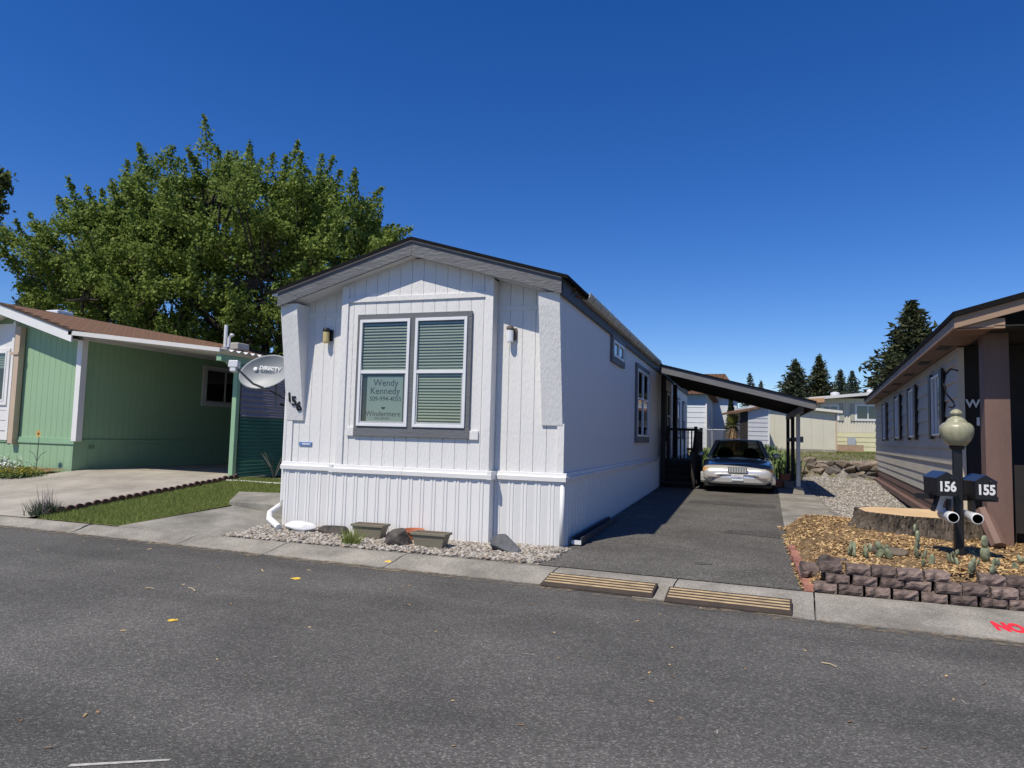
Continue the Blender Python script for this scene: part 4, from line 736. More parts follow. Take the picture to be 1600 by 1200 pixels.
for i in range(rings):
    h = i / (rings - 1)
    for k in range(ns_):
        t = 6.28318 * k / ns_; fl = 1 + .20 * (1 - h) ** 2; fur = 1 - .085 * abs(math.sin(24 * t + 2.2 * h + 2 * math.sin(3 * t))) ** .6 - .03 * abs(math.sin(51 * t - 3 * h)) - .025 * q.random(); r_ = srad(t) * fl * fur
        x = .92 * r_ * math.cos(t); y = .86 * r_ * math.sin(t); vs.append((x, y, h * .325 - .06 * (1 - h)))
for k in range(ns_): t = 6.28318 * k / ns_; vs.append((.92 * srad(t) * .84 * math.cos(t), .86 * srad(t) * .84 * math.sin(t), .315))
MB().add(vs, [(i * ns_ + k, i * ns_ + (k + 1) % ns_, (i + 1) * ns_ + (k + 1) % ns_, (i + 1) * ns_ + k) for i in range(rings) for k in range(ns_)]).build('bark_side', BARK, S)
top = [(.92 * srad(6.28318 * k / 60) * .88 * math.cos(6.28318 * k / 60), .86 * srad(6.28318 * k / 60) * .88 * math.sin(6.28318 * k / 60)) for k in range(60)]
MB().add([(x, y, .322) for x, y in top] + [(x, y, .30) for x, y in top], [tuple(range(60))] + [(k, (k + 1) % 60, 60 + (k + 1) % 60, 60 + k) for k in range(60)]).build('cut_face', RING, S)
for k in range(9):
    t = rnd.uniform(3.3, 5.9); MB().blob((0, 0, 0), (.09, .06, .12), 20 + k, 2, .4).build('bark_chunk', BARK, S).location = (1.0 * math.cos(t), .9 * math.sin(t), .05)
# ------------------------------------------------------------------ lamp post with mailboxes
LX, LY, LZ = 4.83, -.12, .24
LP = thing('lamp_post', 'black lamp post with ribbed cream globe among the mailboxes', 'lamp post', (LX, LY, LZ))
bx('post', (-.045, .045, -.045, .045, -.1, 1.33), BLACKP, LP, .008); bx('cross_arm', (-.42, .42, .05, .13, .70, .76), BLACKP, LP)
GLO = M('cream_globe', (.33, .32, .21), .3, .2, 7, .3, 30, stretch=(3, 3, .5))
MB().lathe([(.06, 0), (.10, .012), (.145, .07), (.172, .15), (.176, .20), (.165, .24), (.135, .272), (.105, .285), (.108, .295), (.085, .32), (.05, .345), (.04, .36), (.062, .375), (.066, .395), (.045, .42), (.02, .435), (.0, .44)], 36, (0, 0, 1.34), .012).build('globe', GLO, LP, smooth=True)
MB().lathe([(.07, -.03), (.085, 0), (.07, .02)], 20, (0, 0, 1.33)).build('collar', BLACKP, LP)
def mailbox(x, y, z, num, lb, rz):
    m = thing('mailbox', lb, 'mailbox', (x, y, z), rz, 'mailboxes on the lamp post')
    pf = [(-.105, 0), (.105, 0), (.112, .2), (0, .27), (-.112, .2)]
    MB().ext(pf, 0, .42, 'y').build('body', BLACKP, m, bev=.006); MB().ext([(-.115, .195), (0, .268), (.115, .195), (.118, .205), (0, .28), (-.118, .205)], -.015, .43, 'y').build('roof', M('blue_black_metal', (.02, .026, .05), .3, .1), m); dd = MB().ext([(a * .97, b * .98 + .002) for a, b in pf], -.012, -.001, 'y').build('door', BLACKP, m)
    text('number', num, .155, WHITEV, dd, (.0, -.0135, .105), ext=.001, bold=.006, sx=.8); MB().tube([(.04, -.015, .2), (.04, -.03, .21)], .012, 6).build('latch', BLACKP, m)
    return m
mailbox(LX - .165, LY - .22, LZ + .76, '156', 'black metal mailbox numbered 156 left of the lamp post', .10); mailbox(LX + .22, LY - .22, LZ + .74, '155', 'black metal mailbox numbered 155 right of the lamp post', .06)
for dx, lb in ((-.115, 'white newspaper tube hanging left of the black post'), (.125, 'white newspaper tube hanging right of the black post')):
    t = thing('newspaper_tube', lb, 'tube', (LX + dx, LY - .25, LZ + .52), 0); mb = MB(Matrix.Rotation(R(-90), 4, 'X')); n_ = 20
    MB(Matrix.Rotation(R(-90), 4, 'X')).lathe([(.052, 0), (.062, 0), (.064, .01), (.064, .42), (.052, .42), (.052, 0)], 20).build('pipe', PVC, t, smooth=True); MB(Matrix.Rotation(R(-90), 4, 'X')).lathe([(0.0, .2), (.052, .2)], 16).build('inside', DARKIN, t); bx('hanger', (-.01, .01, .1, .3, .06, .2), BLACKP, t)
nb = thing('flyer_box', 'white printed flyer box hanging below mailbox 156', 'box', (LX - .16, LY + .02, LZ + .55), .2); MB(Matrix.Rotation(R(18), 4, 'Y')).box(-.09, .07, -.03, .03, 0, .22).build('sheet', WHITEV, nb); MB(Matrix.Rotation(R(18), 4, 'Y')).box(-.12, -.09, -.03, .03, -.02, .22).build('side', BLACKP, nb); MB(Matrix.Rotation(R(18), 4, 'Y')).box(-.03, .05, -.032, -.03, .06, .14).build('print', M('flyer_print', (.35, .2, .18), .6, .3), nb)
# ------------------------------------------------------------------ cacti
CACT = M('cactus_green', (.13, .165, .085), .75, .4, 16, .8, 70, col2=(.30, .32, .21), orand=.3)
def cactus(x, y, pads, lb):
    c = thing('cactus', lb, 'cactus', (x, y, mz(x, y) + .01), rnd.uniform(0, 3), 'cacti in the mulch bed')
    for px, pz, r, a, t in pads:
        MB(Matrix.Translation((px, rnd.uniform(-.03, .03), pz)) @ Matrix.Rotation(a, 4, 'Y') @ Matrix.Rotation(rnd.uniform(-.5, .5), 4, 'Z')).blob((0, 0, r * .9), (r * .62, r * .28, r), int(px * 99 + pz * 77) % 50, 2, .05).build('pad', CACT, c, smooth=True)
cl = [(3.62, -.6, 'pale prickly cactus clump at the left end of the bed'), (3.80, -.52, 'tall two-pad cactus next to the grey stone in the bed'), (3.98, -.5, 'cactus with a wide pad in front of the grey bed stone'), (4.35, -.35, 'upright cactus with one ball pad on top in the bed'), (4.32, -.9, 'round cactus just behind the middle of the block wall'), (4.62, -.75, 'grey green cactus left of the lamp post foot'), (4.66, -1.25, 'small barrel cactus wedged in the block wall'), (4.88, -1.22, 'dark cactus in the gap of the block wall under the lamp'), (5.02, -.45, 'thin leaning cactus right of the lamp post foot'), (5.2, -.95, 'sprawling cactus right of the lamp post'), (5.5, -1.0, 'long lying cactus at the right edge of the bed')]
for i, (x, y, lb) in enumerate(cl):
    q = random.Random(i); pads = [(q.uniform(-.1, .1), 0, q.uniform(.04, .08), q.uniform(-.9, .9), 0) for _ in range(3)] + [(q.uniform(-.08, .08), .08, q.uniform(.035, .06), q.uniform(-.8, .8), 0) for _ in range(3)]
    if 'ball' in lb: pads += [(0, .16, .08, 0, 0), (.0, .27, .06, .1, 0)]
    if 'thin' in lb: pads = [(0, 0, .1, -.2, 0), (-.03, .15, .08, -.1, 0)]
    cactus(x, y, pads, lb)
rock('rock', 'grey stone lying among the cacti in the mulch bed', (4.08, -.25, .27), (.16, .12, .07), 31, STONE, .3); rock('rock', 'dark flat stone leaning on the left end of the block wall', (3.32, -.95, .1), (.10, .07, .12), 33, ROCKD, .3)
# ------------------------------------------------------------------ stone wall at the back of the gravel
RWt = thing('stone_wall', 'low dry stone wall of flat boulders behind the gravel', 'stone wall'); q = random.Random(9); sms = [MB().rockm((0, 0, 0), (.42, .28, .19), 40 + k, 10, .55).mesh('stone', STONE if k % 3 else M('dark_field_stone', (.11, .10, .09), .9, .3, 5, 1., 18)) for k in range(8)]
for c_ in range(4):
    x = 3.9 + .15 * c_
    while x < 7.35:
        y = ywall(x + .001) + .0 + .06 * c_ + q.uniform(-.08, .05); o = link('stone', sms[q.randrange(8)], RWt, (x, y, .32 + .155 * c_ + q.uniform(-.03, .03)), (q.uniform(-.25, .25), q.uniform(-.25, .25), q.uniform(-.5, .5) - .7)); s_ = q.uniform(.7, 1.25); o.scale = (s_ * 1.05, s_, s_ * q.uniform(.8, 1.1)); x += .38 * s_ + .08
# terracotta flue blocks by the carport
for x, y, z, lb in ((3.42, 12.9, 0, 'orange clay block on the ground beside the car'), (3.62, 13.1, .2, 'orange clay block on top of the small pile by the post'), (3.70, 12.8, 0, 'grey hollow block in the pile next to the carport post')):
    b_ = thing('clay_block', lb, 'block', (x, y, gz(x, y) + .04 + z), .2); mt = M('orange_clay', (.5, .17, .08), .85, .15) if 'orange' in lb else CONCD
    for a in ((-.14, .14, -.1, -.075, 0, .2), (-.14, .14, .075, .1, 0, .2), (-.14, -.115, -.075, .075, 0, .2), (.115, .14, -.075, .075, 0, .2), (-.012, .012, -.075, .075, 0, .2)): bx('web', a, mt, b_)
# ------------------------------------------------------------------ background buildings
def lapped(parent, T, x0, x1, z0, z1, pitch, mat):
    z = z0
    while z < z1 - .02: h = min(pitch, z1 - z); MB(T).ext([(-.022, z), (.0, z), (.0, z + h), (-.004, z + h)], x0, x1, 'x').build('lap_board', mat, parent); z += h
CRE = M('cream_board', (.60, .58, .47), .7, .04, 2, .1, 20, grime=.06)
sh = thing('cream_shed', 'flat cream shed with pale sloping roof edge beyond the carport', 'shed', (3.3, 26.2, 1.05), .15); bx('wall', (0, 3.35, 0, 3, .2, 2.15), CRE, sh); bx('base_beam', (-.02, 3.37, -.02, 3, .0, .2), M('weathered_beam', (.3, .28, .22), .8, .2), sh)
for k in range(6): bx('panel', (.56 * k + .004, .56 * k + .554, -.014, .0, .22, 2.1), CRE, sh)
MB().ext([(-.15, 2.33), (3.6, 1.98), (3.6, 2.10), (-.15, 2.45)], -.25, 3.2, 'y').build('roof', M('pale_roof_edge', (.66, .65, .58), .6, .05), sh); bx('corner_board', (3.33, 3.40, -.03, .04, .2, 2.1), BEIGE, sh)
ys_ = thing('yellow_house', 'pale yellow house with shuttered window behind the cream shed', 'house', (6.2, 31.5, 1.15), .12)
YEL = M('pale_yellow', (.58, .56, .36), .7, .05); CRW = M('cream_rib', (.62, .60, .50), .7, .04)
bx('wall', (0, 9, .02, 6, 0, 2.9), CRW, ys_); lapped(ys_, Matrix(), 0, 9, .05, 1.05, .25, YEL)
for k in range(60): bx('rib', (.15 * k + .01, .15 * k + .09, -.012, .02, 1.06, 2.85), CRW, ys_)
window(ys_, Matrix.Translation((0, -.02, 0)), 2.0, 3.2, 1.75, 2.55, WHITEV, .06, .05, 'v', blind=False); window(ys_, Matrix.Translation((0, -.02, 0)), .3, 1.1, 1.75, 2.5, WHITEV, .06, .05, 'v', blind=False)
for a in (1.72, 3.24, 1.16): bx('shutter', (a, a + .22, -.06, -.014, 1.68, 2.62), M('grey_shutter', (.35, .36, .3), .6, .05), ys_)
MB().ext([(-.5, 2.75), (9.3, 3.75), (9.3, 3.9), (-.5, 2.9)], -.6, 6, 'y').build('roof', M('pale_metal_roof', (.6, .6, .58), .45, .05), ys_); MB().ext([(-3.4, 2.45), (.2, 2.62), (.2, 2.86), (-3.4, 2.62)], -1.0, -.6, 'y').build('porch_fascia', M('orange_brown_fascia', (.42, .25, .13), .7, .08), ys_); bx('porch_roof', (-3.4, .2, -.6, 4, 2.62, 2.70), DARKW, ys_); bx('porch_wall', (-3.2, -.05, 1.5, 1.6, 0, 2.62), DARKW, ys_)
bx('meter_box', (1.55, 1.95, -.12, -.02, .3, .78), M('meter_grey', (.36, .4, .44), .5, .05), ys_); bx('crate', (.75, 2.1, -1.0, -.4, 0, .38), M('weathered_crate', (.35, .25, .17), .8, .2), ys_)
for x, w in ((1.2, .45), (3.0, .3)): MB().lathe([(w * .5, 0), (w * .55, .14), (w * .2, .2)], 12, (x, 1, 3.0 + .1 * x)).build('roof_vent', ALU, ys_)
bl = thing('blue_house', 'pale blue lap-sided house beyond the white home, with brown roof and flue', 'house', (.55, 28.0, 1.15), .0)
PB = M('pale_blue_siding', (.60, .64, .68), .6, .04); PB2 = M('blue_gable', (.33, .45, .52), .6, .05)
bx('wall', (-7, 0, .03, 8, 0, 2.9), PB, bl); lapped(bl, Matrix.Translation((0, .03, 0)), -7, 0, .0, 2.3, .27, PB); lapped(bl, Matrix.Translation((0, .03, 0)), -7, 0, 2.3, 2.95, .27, PB2); lapped(bl, SIDE, .03, 8, 0, 2.9, .27, M('pale_grey_siding', (.5, .52, .55), .6, .04))
bx('corner_board', (-.05, .03, -.03, .03, 0, 2.4), WHITEV, bl); MB().ext([(-7.3, 2.85), (.35, 2.85), (.35, 2.98), (-3.5, 4.3), (-7.3, 2.98)], -.35, 8.3, 'y').build('roof', BRSH, bl)
window(bl, Matrix.Translation((.02, 0, 0)) @ SIDE, 2.0, 2.9, 1.2, 2.3, WHITEV, .08, .05, 'h', blind=False); window(bl, Matrix.Translation((.02, 0, 0)) @ SIDE, 4.2, 4.6, .6, 2.4, WHITEV, .08, .05, 'n', blind=False)
MB().lathe([(.1, 0), (.1, .5), (.16, .5), (.16, .7), (.06, .74)], 12, (-.65, 4.0, 3.35)).build('flue', BLACKP, bl)
tb = thing('brown_roof_house', 'brown shingle gable of a far house above the carport roof', 'house', (.1, 36, 1.2), .0); bx('wall', (-3, 1.9, 0, 6, 0, 3.2), PB, tb); MB().ext([(-.2, 3.1), (2.2, 3.1), (1.2, 4.6), (-3.2, 4.6)], -.3, 6.3, 'y').build('roof', BRSH, tb)
ss = thing('grey_siding_shed', 'small shed with pale grey lap siding and brown roof beyond the carport', 'shed', (2.62, 24.0, 1.0), .25); bx('wall', (0, .9, .03, 2.4, 0, 2.2), PB, ss); lapped(ss, Matrix.Translation((0, .03, 0)), 0, .9, .05, 2.2, .2, M('pale_grey_siding', (.5, .52, .55))); MB().ext([(-.6, 1.85), (1.0, 2.25), (1.0, 2.35), (-.6, 1.95)], -.2, 2.6, 'y').build('roof', BRSH, ss); bx('dark_door', (-.35, -.01, .05, .1, .05, 1.95), DARKW, ss); bx('corner_board', (.9, .96, -.01, .05, 0, 2.2), WHITEV, ss)
# chain-link fence
cf = thing('chain_link_fence', 'galvanised chain-link fence in front of the blue house', 'fence', (.2, 25.0, 1.0), .08); GAL = M('galvanised', (.5, .52, .54), .35, .06, metal=.6)
for k in range(4): MB().tube([(k * .78, 0, -.2), (k * .78, 0, 1.12)], .03, 8).build('fence_post', GAL, cf)
for z in (.05, 1.1): MB().tube([(0, 0, z), (2.34, 0, z)], .02, 8).build('rail', GAL, cf)
mb = MB()
for k in range(-10, 27):
    for s in (1, -1):
        x0 = k * .09; a, b_ = (x0, .05), (x0 + s * 1.05, 1.1)
        pa = [(a[0] + (b_[0] - a[0]) * t, a[1] + (b_[1] - a[1]) * t) for t in np.linspace(0, 1, 12)]; pa = [p for p in pa if 0 <= p[0] <= 2.34]
        if len(pa) > 1: mb.tube([(pa[0][0], .01 * s, pa[0][1]), (pa[-1][0], .01 * s, pa[-1][1])], .006, 3, False)
mb.build('wire_mesh', GAL, cf)
# ------------------------------------------------------------------ plants
IRIS = leafmat('iris_leaf', (.09, .15, .05), (.22, .30, .12), .25)
def strap(x, y, z, n_, h, lb, name='strap_leaf_plant', mat=IRIS, group='leafy plants behind the car'):
    p = thing(name, lb, 'plant', (x, y, z), 0, group); mb = MB()
    for k in range(n_):
        a = rnd.uniform(0, 6.28); bxx, by = rnd.gauss(0, .25), rnd.gauss(0, .2); hh = h * rnd.uniform(.6, 1.1); ln = rnd.uniform(.1, .5) * hh; w = .03; c, s = math.cos(a), math.sin(a)
        pts = [(0, 0), (ln * .3, hh * .55), (ln * .8, hh * .9), (ln * 1.3, hh * .8)]
        vs = []
        for (r_, z_), ww in zip(pts, (w, w * 1.1, w * .7, .002)): vs += [(bxx + r_ * c - ww * s, by + r_ * s + ww * c, z_), (bxx + r_ * c + ww * s, by + r_ * s - ww * c, z_)]
        mb.add(vs, [(2 * i, 2 * i + 1, 2 * i + 3, 2 * i + 2) for i in range(3)])
    mb.build('leaves', mat, p); return p
strap(1.05, 18.2, .3, 150, .95, 'bright strap-leaved plants left of the car'); strap(1.5, 19.6, .6, 120, .8, 'strap-leaved plants between porch and car roof'); strap(3.55, 18.2, .3, 170, 1.0, 'pale green strap-leaved clump right of the car windshield'); strap(3.9, 17.3, .28, 140, .75, 'low strap-leaved clump beside the right car mirror'); strap(3.3, 20.2, .8, 120, .7, 'strap-leaved clump behind the car in front of the grey shed')
yu = thing('yucca', 'shaggy yucca with dead skirt beyond the car', 'plant', (1.95, 25.0, 1.05)); MB().tube([(0, 0, 0), (.05, 0, 1.2)], [.16, .13], 8).build('trunk', TRUNK, yu)
mb = MB(); mb2 = MB()
for k in range(420):
    a = rnd.uniform(0, 6.28); e = rnd.uniform(-.4, 1.3); d = Vector((math.cos(a) * math.cos(e), math.sin(a) * math.cos(e), math.sin(e))); c = Vector((.05, 0, 1.35)); L_ = rnd.uniform(.45, .75); sd_ = Vector((-math.sin(a), math.cos(a), 0)) * .018; mb.add([c + sd_, c - sd_, c + d * L_], [(0, 1, 2)])
for k in range(300):
    a = rnd.uniform(0, 6.28); z = rnd.uniform(.2, 1.25); c = Vector((.12 * math.cos(a), .12 * math.sin(a), z)); d = Vector((math.cos(a) * .35, math.sin(a) * .35, -.5)) * rnd.uniform(.5, 1); sd_ = Vector((-math.sin(a), math.cos(a), 0)) * .02; mb2.add([c + sd_, c - sd_, c + d], [(0, 1, 2)])
mb.build('live_leaves', leafmat('yucca_leaf', (.16, .19, .05), (.38, .36, .13), .3), yu); mb2.build('dead_leaves', leafmat('dead_leaf', (.30, .21, .12), (.16, .11, .07), .2), yu)
ar = thing('dark_arborvitae', 'narrow dark evergreen column beside the blue house', 'tree', (1.75, 30, 1.15)); MB().tube([(0, 0, 0), (0, 0, .4)], .1, 6).build('trunk', TRUNK, ar); pts = np.array([(math.cos(a) * r_ * (1 - z / 3.2), math.sin(a) * r_ * (1 - z / 3.2), z) for a, r_, z in ((rnd.uniform(0, 6.28), .5 * rnd.random() ** .4, rnd.uniform(.2, 3.0)) for _ in range(2600))]); leaves('crown', pts, .13, leafmat('arborvitae', (.012, .022, .012), (.03, .05, .022), .1), ar)
# left garden
t = thing('flower_bush', 'white flowering bush by the green home at the left edge', 'plant', (-14.55, 2.35, gz(-14.5, 2.3) + .04)); pts = np.array([(rnd.gauss(0, .28), rnd.gauss(0, .16), abs(rnd.gauss(.12, .08))) for _ in range(700)]); leaves('foliage', pts, .06, IRIS, t); stuff(leaves('blossom', pts[:350] + [0, -.02, .10], .05, M('white_petal', (.75, .74, .70), .6, .1), t))
YF = leafmat('yellow_flower', (.42, .34, .03), (.20, .20, .04), .2)
for i, (x, y, w) in enumerate(((-13.95, 1.95, .45), (-14.6, 1.8, .5), (-13.6, 2.2, .25))):
    t = thing('yellow_ground_cover', ('yellow flowering ground cover at the front of the left bed', 'yellow flowering ground cover at the left picture edge', 'small yellow green patch at the bed corner nearest the green home')[i], 'plant', (x, y, gz(x, y) + .03), 0, 'yellow ground cover plants'); pts = np.array([(rnd.gauss(0, w * .5), rnd.gauss(0, .18), abs(rnd.gauss(.06, .05))) for _ in range(900)]); leaves('foliage', pts, .05, IRIS, t); stuff(leaves('flowers', pts[:500] + [0, 0, .05], .05, YF, t))
sf = thing('metal_sunflower', 'metal sunflower ornament on a thin stem in front of the green wall', 'ornament', (-14.25, 2.95, gz(-14, 2.9) + .03)); MB().tube([(0, 0, 0), (.01, 0, .85)], .008, 6).build('stem', DGREY, sf); SFY = M('sunflower_yellow', (.62, .36, .05), .5, .15)
for k in range(12): a = 6.28 * k / 12; MB(Matrix.Translation((.01, -.02, .93)) @ Matrix.Rotation(a, 4, 'Y')).add([(-.02, 0, .03), (0, -.008, .115), (.02, 0, .03)], [(0, 1, 2)]).build('petal', SFY, sf)
MB().blob((.01, -.02, .93), (.04, .015, .04), 1, 2, .1).build('flower_centre', BRWOOD, sf)
for s in (-1, 1): MB().tube([(0, 0, .25), (s * .12, 0, .42), (s * .3, 0, .5)], .006, 5).build('leaf_stem', DGREY, sf)
lv = thing('lavender_bush', 'small lavender bush at the front end of the scalloped edging', 'plant', (-8.72, -.98, .03)); blades('foliage', [(rnd.gauss(0, .1), rnd.gauss(0, .1), 0) for _ in range(420)], .2, .014, leafmat('lavender_leaf', (.06, .09, .05), (.13, .16, .10), .2), lv, .45); blades('spikes', [(rnd.gauss(0, .08), rnd.gauss(0, .08), .05) for _ in range(40)], .36, .016, leafmat('lavender_spike', (.16, .14, .14), (.24, .2, .2), .2), lv, .15)
wd = thing('dry_weed', 'thin dry shrub in front of the dark green panel', 'plant', (-7.9, 3.9, .4)); mb = MB()
for k in range(16): a = rnd.uniform(0, 6.28); mb.tube([(0, 0, 0), (.12 * math.cos(a), .12 * math.sin(a), .3), (.35 * math.cos(a), .3 * math.sin(a), rnd.uniform(.4, .7))], .006, 4)
mb.build('stems', M('dry_stem', (.1, .1, .08), .9, .2), wd)
# ------------------------------------------------------------------ trees
def maple(name, lab, base, cen, ax, ntw, nleaf, lsize, mat, seed, twl=(1.0, 2.6), limbs=14, trunk_r=.28, group=None, csize=.75):
    q = random.Random(seed); t = thing(name, lab, 'tree', base, 0, group); cen = Vector(cen) - Vector(base); fork = Vector((0, 0, 2.2)); mb = MB(); mb.tube([(0, 0, -.2), (0, 0, 1.0), fork], [trunk_r * 1.25, trunk_r, trunk_r * .9], 10); mb.build('trunk', TRUNK, t)
    bmb = MB(); ends = []
    for k in range(limbs):
        a = 6.28 * k / limbs + q.uniform(-.3, .3); e = q.uniform(.0, 1.0); tip = cen + Vector((math.cos(a) * ax[0] * (1 - e * .55), math.sin(a) * ax[1] * (1 - e * .55), ax[2] * (-.45 + 1.25 * e) * .8)) * .78
        m1 = fork.lerp(tip, .35) + Vector((q.uniform(-.5, .5), q.uniform(-.5, .5), q.uniform(0, .6))); m2 = fork.lerp(tip, .7) + Vector((q.uniform(-.5, .5), q.uniform(-.5, .5), q.uniform(0, .5)))
        bmb.tube([fork, m1, m2, tip], [trunk_r * .55, trunk_r * .33, trunk_r * .18, .03], 6); ends += [fork.lerp(tip, .45), m1, m2, m2.lerp(tip, .5), tip]
    P = []; NN = []
    def clump(o, rad, m_):
        for i in range(m_):
            d = Vector((q.gauss(0, 1), q.gauss(0, 1), q.gauss(.1, 1))).normalized(); r_ = rad * q.uniform(.2, 1.) ** .6 * (.75 + .25 * math.sin(5 * d.x + 3 * d.z + o.x)); P.append((o.x + d.x * r_, o.y + d.y * r_, o.z + d.z * r_ * .62)); NN.append((d.x, d.y, d.z + .35))
    for k in range(ntw):
        d = Vector((q.gauss(0, 1), q.gauss(0, 1), q.gauss(.2, .9))).normalized(); r_ = q.uniform(.3, 1.) ** .5; wob = 1 + .10 * math.sin(4 * d.x + 2.5 * d.z * 2 + seed) + .08 * math.sin(7 * d.x - 5 * d.z)
        o = cen + Vector((d.x * ax[0], d.y * ax[1], d.z * ax[2])) * r_ * .93 * wob
        if o.z < 1.0: continue
        near = min(ends, key=lambda p: (p - o).length_squared); bmb.tube([near, near.lerp(o, .55) + Vector((0, 0, -.15)), o], [.06, .04, .015], 4, False)
        clump(o, csize * q.uniform(.7, 1.3), int(nleaf * q.uniform(.7, 1.3)))
        if r_ > .78 and q.random() < .75:   # upright leafy shoots on the outside
            g = (Vector((d.x, d.y, d.z * .5)) * .75 + Vector((0, 0, .95)) + Vector((q.gauss(0, .3), q.gauss(0, .3), 0))).normalized(); L_ = q.uniform(*twl); e = o + g * L_; bmb.tube([o, e], [.02, .006], 4, False)
            for i in range(int(nleaf * .5 * L_)):
                t_ = q.random(); c = o.lerp(e, t_); w = .16 * (1.25 - t_); dv = Vector((q.gauss(0, 1), q.gauss(0, 1), q.gauss(0, 1))); P.append((c.x + dv.x * w, c.y + dv.y * w, c.z + dv.z * w)); NN.append((dv.x * .5, dv.y * .5, dv.z * .5 + .6))
    stuff(bmb.build('branches', TRUNK, t)); leaves('crown', np.array(P), lsize, mat, t, aspect=.8, NB=np.array(NN)); return t
MAP = leafmat('maple_leaf', (.085, .145, .024), (.28, .35, .085), .4)
maple('maple_tree', 'large leafy maple rising behind the green home', (-18.6, 17.2, .4), (-20.4, 15.0, 8.0), (9.9, 6.0, 5.35), 800, 290, .132, MAP, 3, limbs=20, csize=.85, twl=(.7, 1.7))
maple('broadleaf_tree', 'leafy tree cut off by the left picture edge', (-22.2, 4.4, .4), (-21.2, 4.2, 8.9), (1.9, 1.9, 1.6), 46, 200, .16, leafmat('other_leaf', (.07, .10, .03), (.17, .20, .06), .3), 8, limbs=8, twl=(.4, .9), csize=.6)
def conifer(name, lab, loc, h, r, seed, mat, group=None, dens=1., droop=.25, bare=.05):
    q = random.Random(seed); t = thing(name, lab, 'tree', loc, q.uniform(0, 6), group); MB().tube([(0, 0, -.3), (0, 0, h * .5), (0, 0, h * .97)], [h * .022, h * .014, .01], 7).build('trunk', TRUNK, t)
    P = []; D = []; mb = MB(); z = h * bare
    while z < h * .99:
        f = (z - h * bare) / (h * (1 - bare)); R_ = r * (1 - f) ** .8 * q.uniform(.75, 1.1) + .06; nb_ = max(4, int((7 + 5 * (1 - f)) * dens))
        for k in range(nb_):
            a = q.uniform(0, 6.28); L_ = R_ * q.uniform(.6, 1.15); c, s = math.cos(a), math.sin(a); tip = Vector((c * L_, s * L_, -L_ * droop + L_ * .3 * f)); mb.tube([(0, 0, z), (c * L_ * .5, s * L_ * .5, z - L_ * droop * .3), (tip.x, tip.y, z + tip.z)], [.03, .02, .005], 3, False)
            m_ = max(5, int(26 * L_ / r * dens))
            for i in range(m_):
                u = q.uniform(.12, 1.); w = L_ * .20 * (1.1 - u) + .05; P.append((c * L_ * u + q.gauss(0, w) * -s, s * L_ * u + q.gauss(0, w) * c, z + tip.z * u * u + q.gauss(-.03, .05 + .03 * r))); D.append((c + q.gauss(0, .5), s + q.gauss(0, .5), .15))
        z += h * .022 / dens ** .5
    stuff(mb.build('branches', TRUNK, t)); leaves('crown', np.array(P), .085 * r + .10, mat, t, D=np.array(D), aspect=.35); return t
SPR = leafmat('spruce_needle', (.035, .05, .028), (.09, .105, .06), .15); PIN = leafmat('pine_needle', (.03, .042, .018), (.085, .095, .045), .15); LSP = leafmat('blue_spruce', (.05, .075, .05), (.10, .125, .085), .12)
conifer('spruce_tree', 'broad dark spruce, left of the pair behind the cream shed', (6.69, 55, 1.1), 7.7, 3.5, 2, SPR, dens=1.5); conifer('spruce_tree', 'taller pointed spruce, right of the pair behind the cream shed', (8.65, 55.6, 1.1), 8.1, 3.0, 3, PIN, dens=1.5)
conifer('spruce_tree', 'pale distant conifer, first of two over the yellow house roof', (11.73, 67.2, 1.1), 8.0, 2.6, 4, LSP, dens=1.3); conifer('spruce_tree', 'pale distant conifer, second of two over the yellow house roof', (12.9, 67.6, 1.1), 7.9, 2.6, 5, LSP, dens=1.3)
conifer('pine_tree', 'big dark fir towering over the brown home roof', (12.87, 41, 1.1), 9.9, 5.0, 6, PIN, dens=1.7)
conifer('spruce_tree', 'small far conifer over the carport roof, rounder one', (3.1, 80, 1.1), 8.9, 2.6, 7, SPR); conifer('spruce_tree', 'small far conifer over the carport roof, thinner one', (4.4, 80.5, 1.1), 8.1, 1.9, 8, SPR)
conifer('pine_tree', 'dark distant pine low at the left picture edge', (-41, 22, .4), 12, 4.6, 9, PIN, dens=1.2); conifer('pine_tree', 'dark distant pine just right of the left edge one', (-37, 27, .4), 12, 4.2, 10, PIN, dens=1.2)
# ------------------------------------------------------------------ marks and litter on the road
def decal(name, pts, z, mat, lab, cat='paint mark', group=None): return tag(MB().add([(x, y, z) for x, y in pts], [tuple(range(len(pts)))]).build(name, mat), lab, cat, group)
YP = M('yellow_spray', (.72, .48, .06), .8, .3, 30); 
def splat(cx_, cy_, rx, ry, seed): q = random.Random(seed); return [(cx_ + rx * q.uniform(.6, 1.1) * math.cos(t), cy_ + ry * q.uniform(.6, 1.1) * math.sin(t)) for t in [6.28 * k / 14 for k in range(14)]]
decal('paint_mark', splat(-2.2, -4.75, .05, .05, 1), -.086, YP, 'yellow paint spot on the asphalt at the left'); decal('paint_mark', splat(-2.3, -2.9, .06, .07, 2), -.086, YP, 'yellow paint spot on the asphalt near the kerb'); 
decal('chalk_line', [(-.67, -6.91), (-.27, -6.69), (-.26, -6.705), (-.66, -6.935)], -.086, M('chalk', (.45, .44, .4), .9, .3, 30), 'thin pale chalk line at the lower left of the road')
def kz(y, x): yf, yb = interp(KF, x), interp(KB, x); t = (y - yf) / (yb - yf); return -.045 + (t - .45) * .137
yo = MB(); yo.add([(x, y, kz(y, x) + .004) for x, y in splat(-1.8, -1.72, .06, .05, 4)], [tuple(range(14))]); tag(yo.build('paint_mark', YP), 'yellow paint spot on the kerb below the planters', 'paint mark')
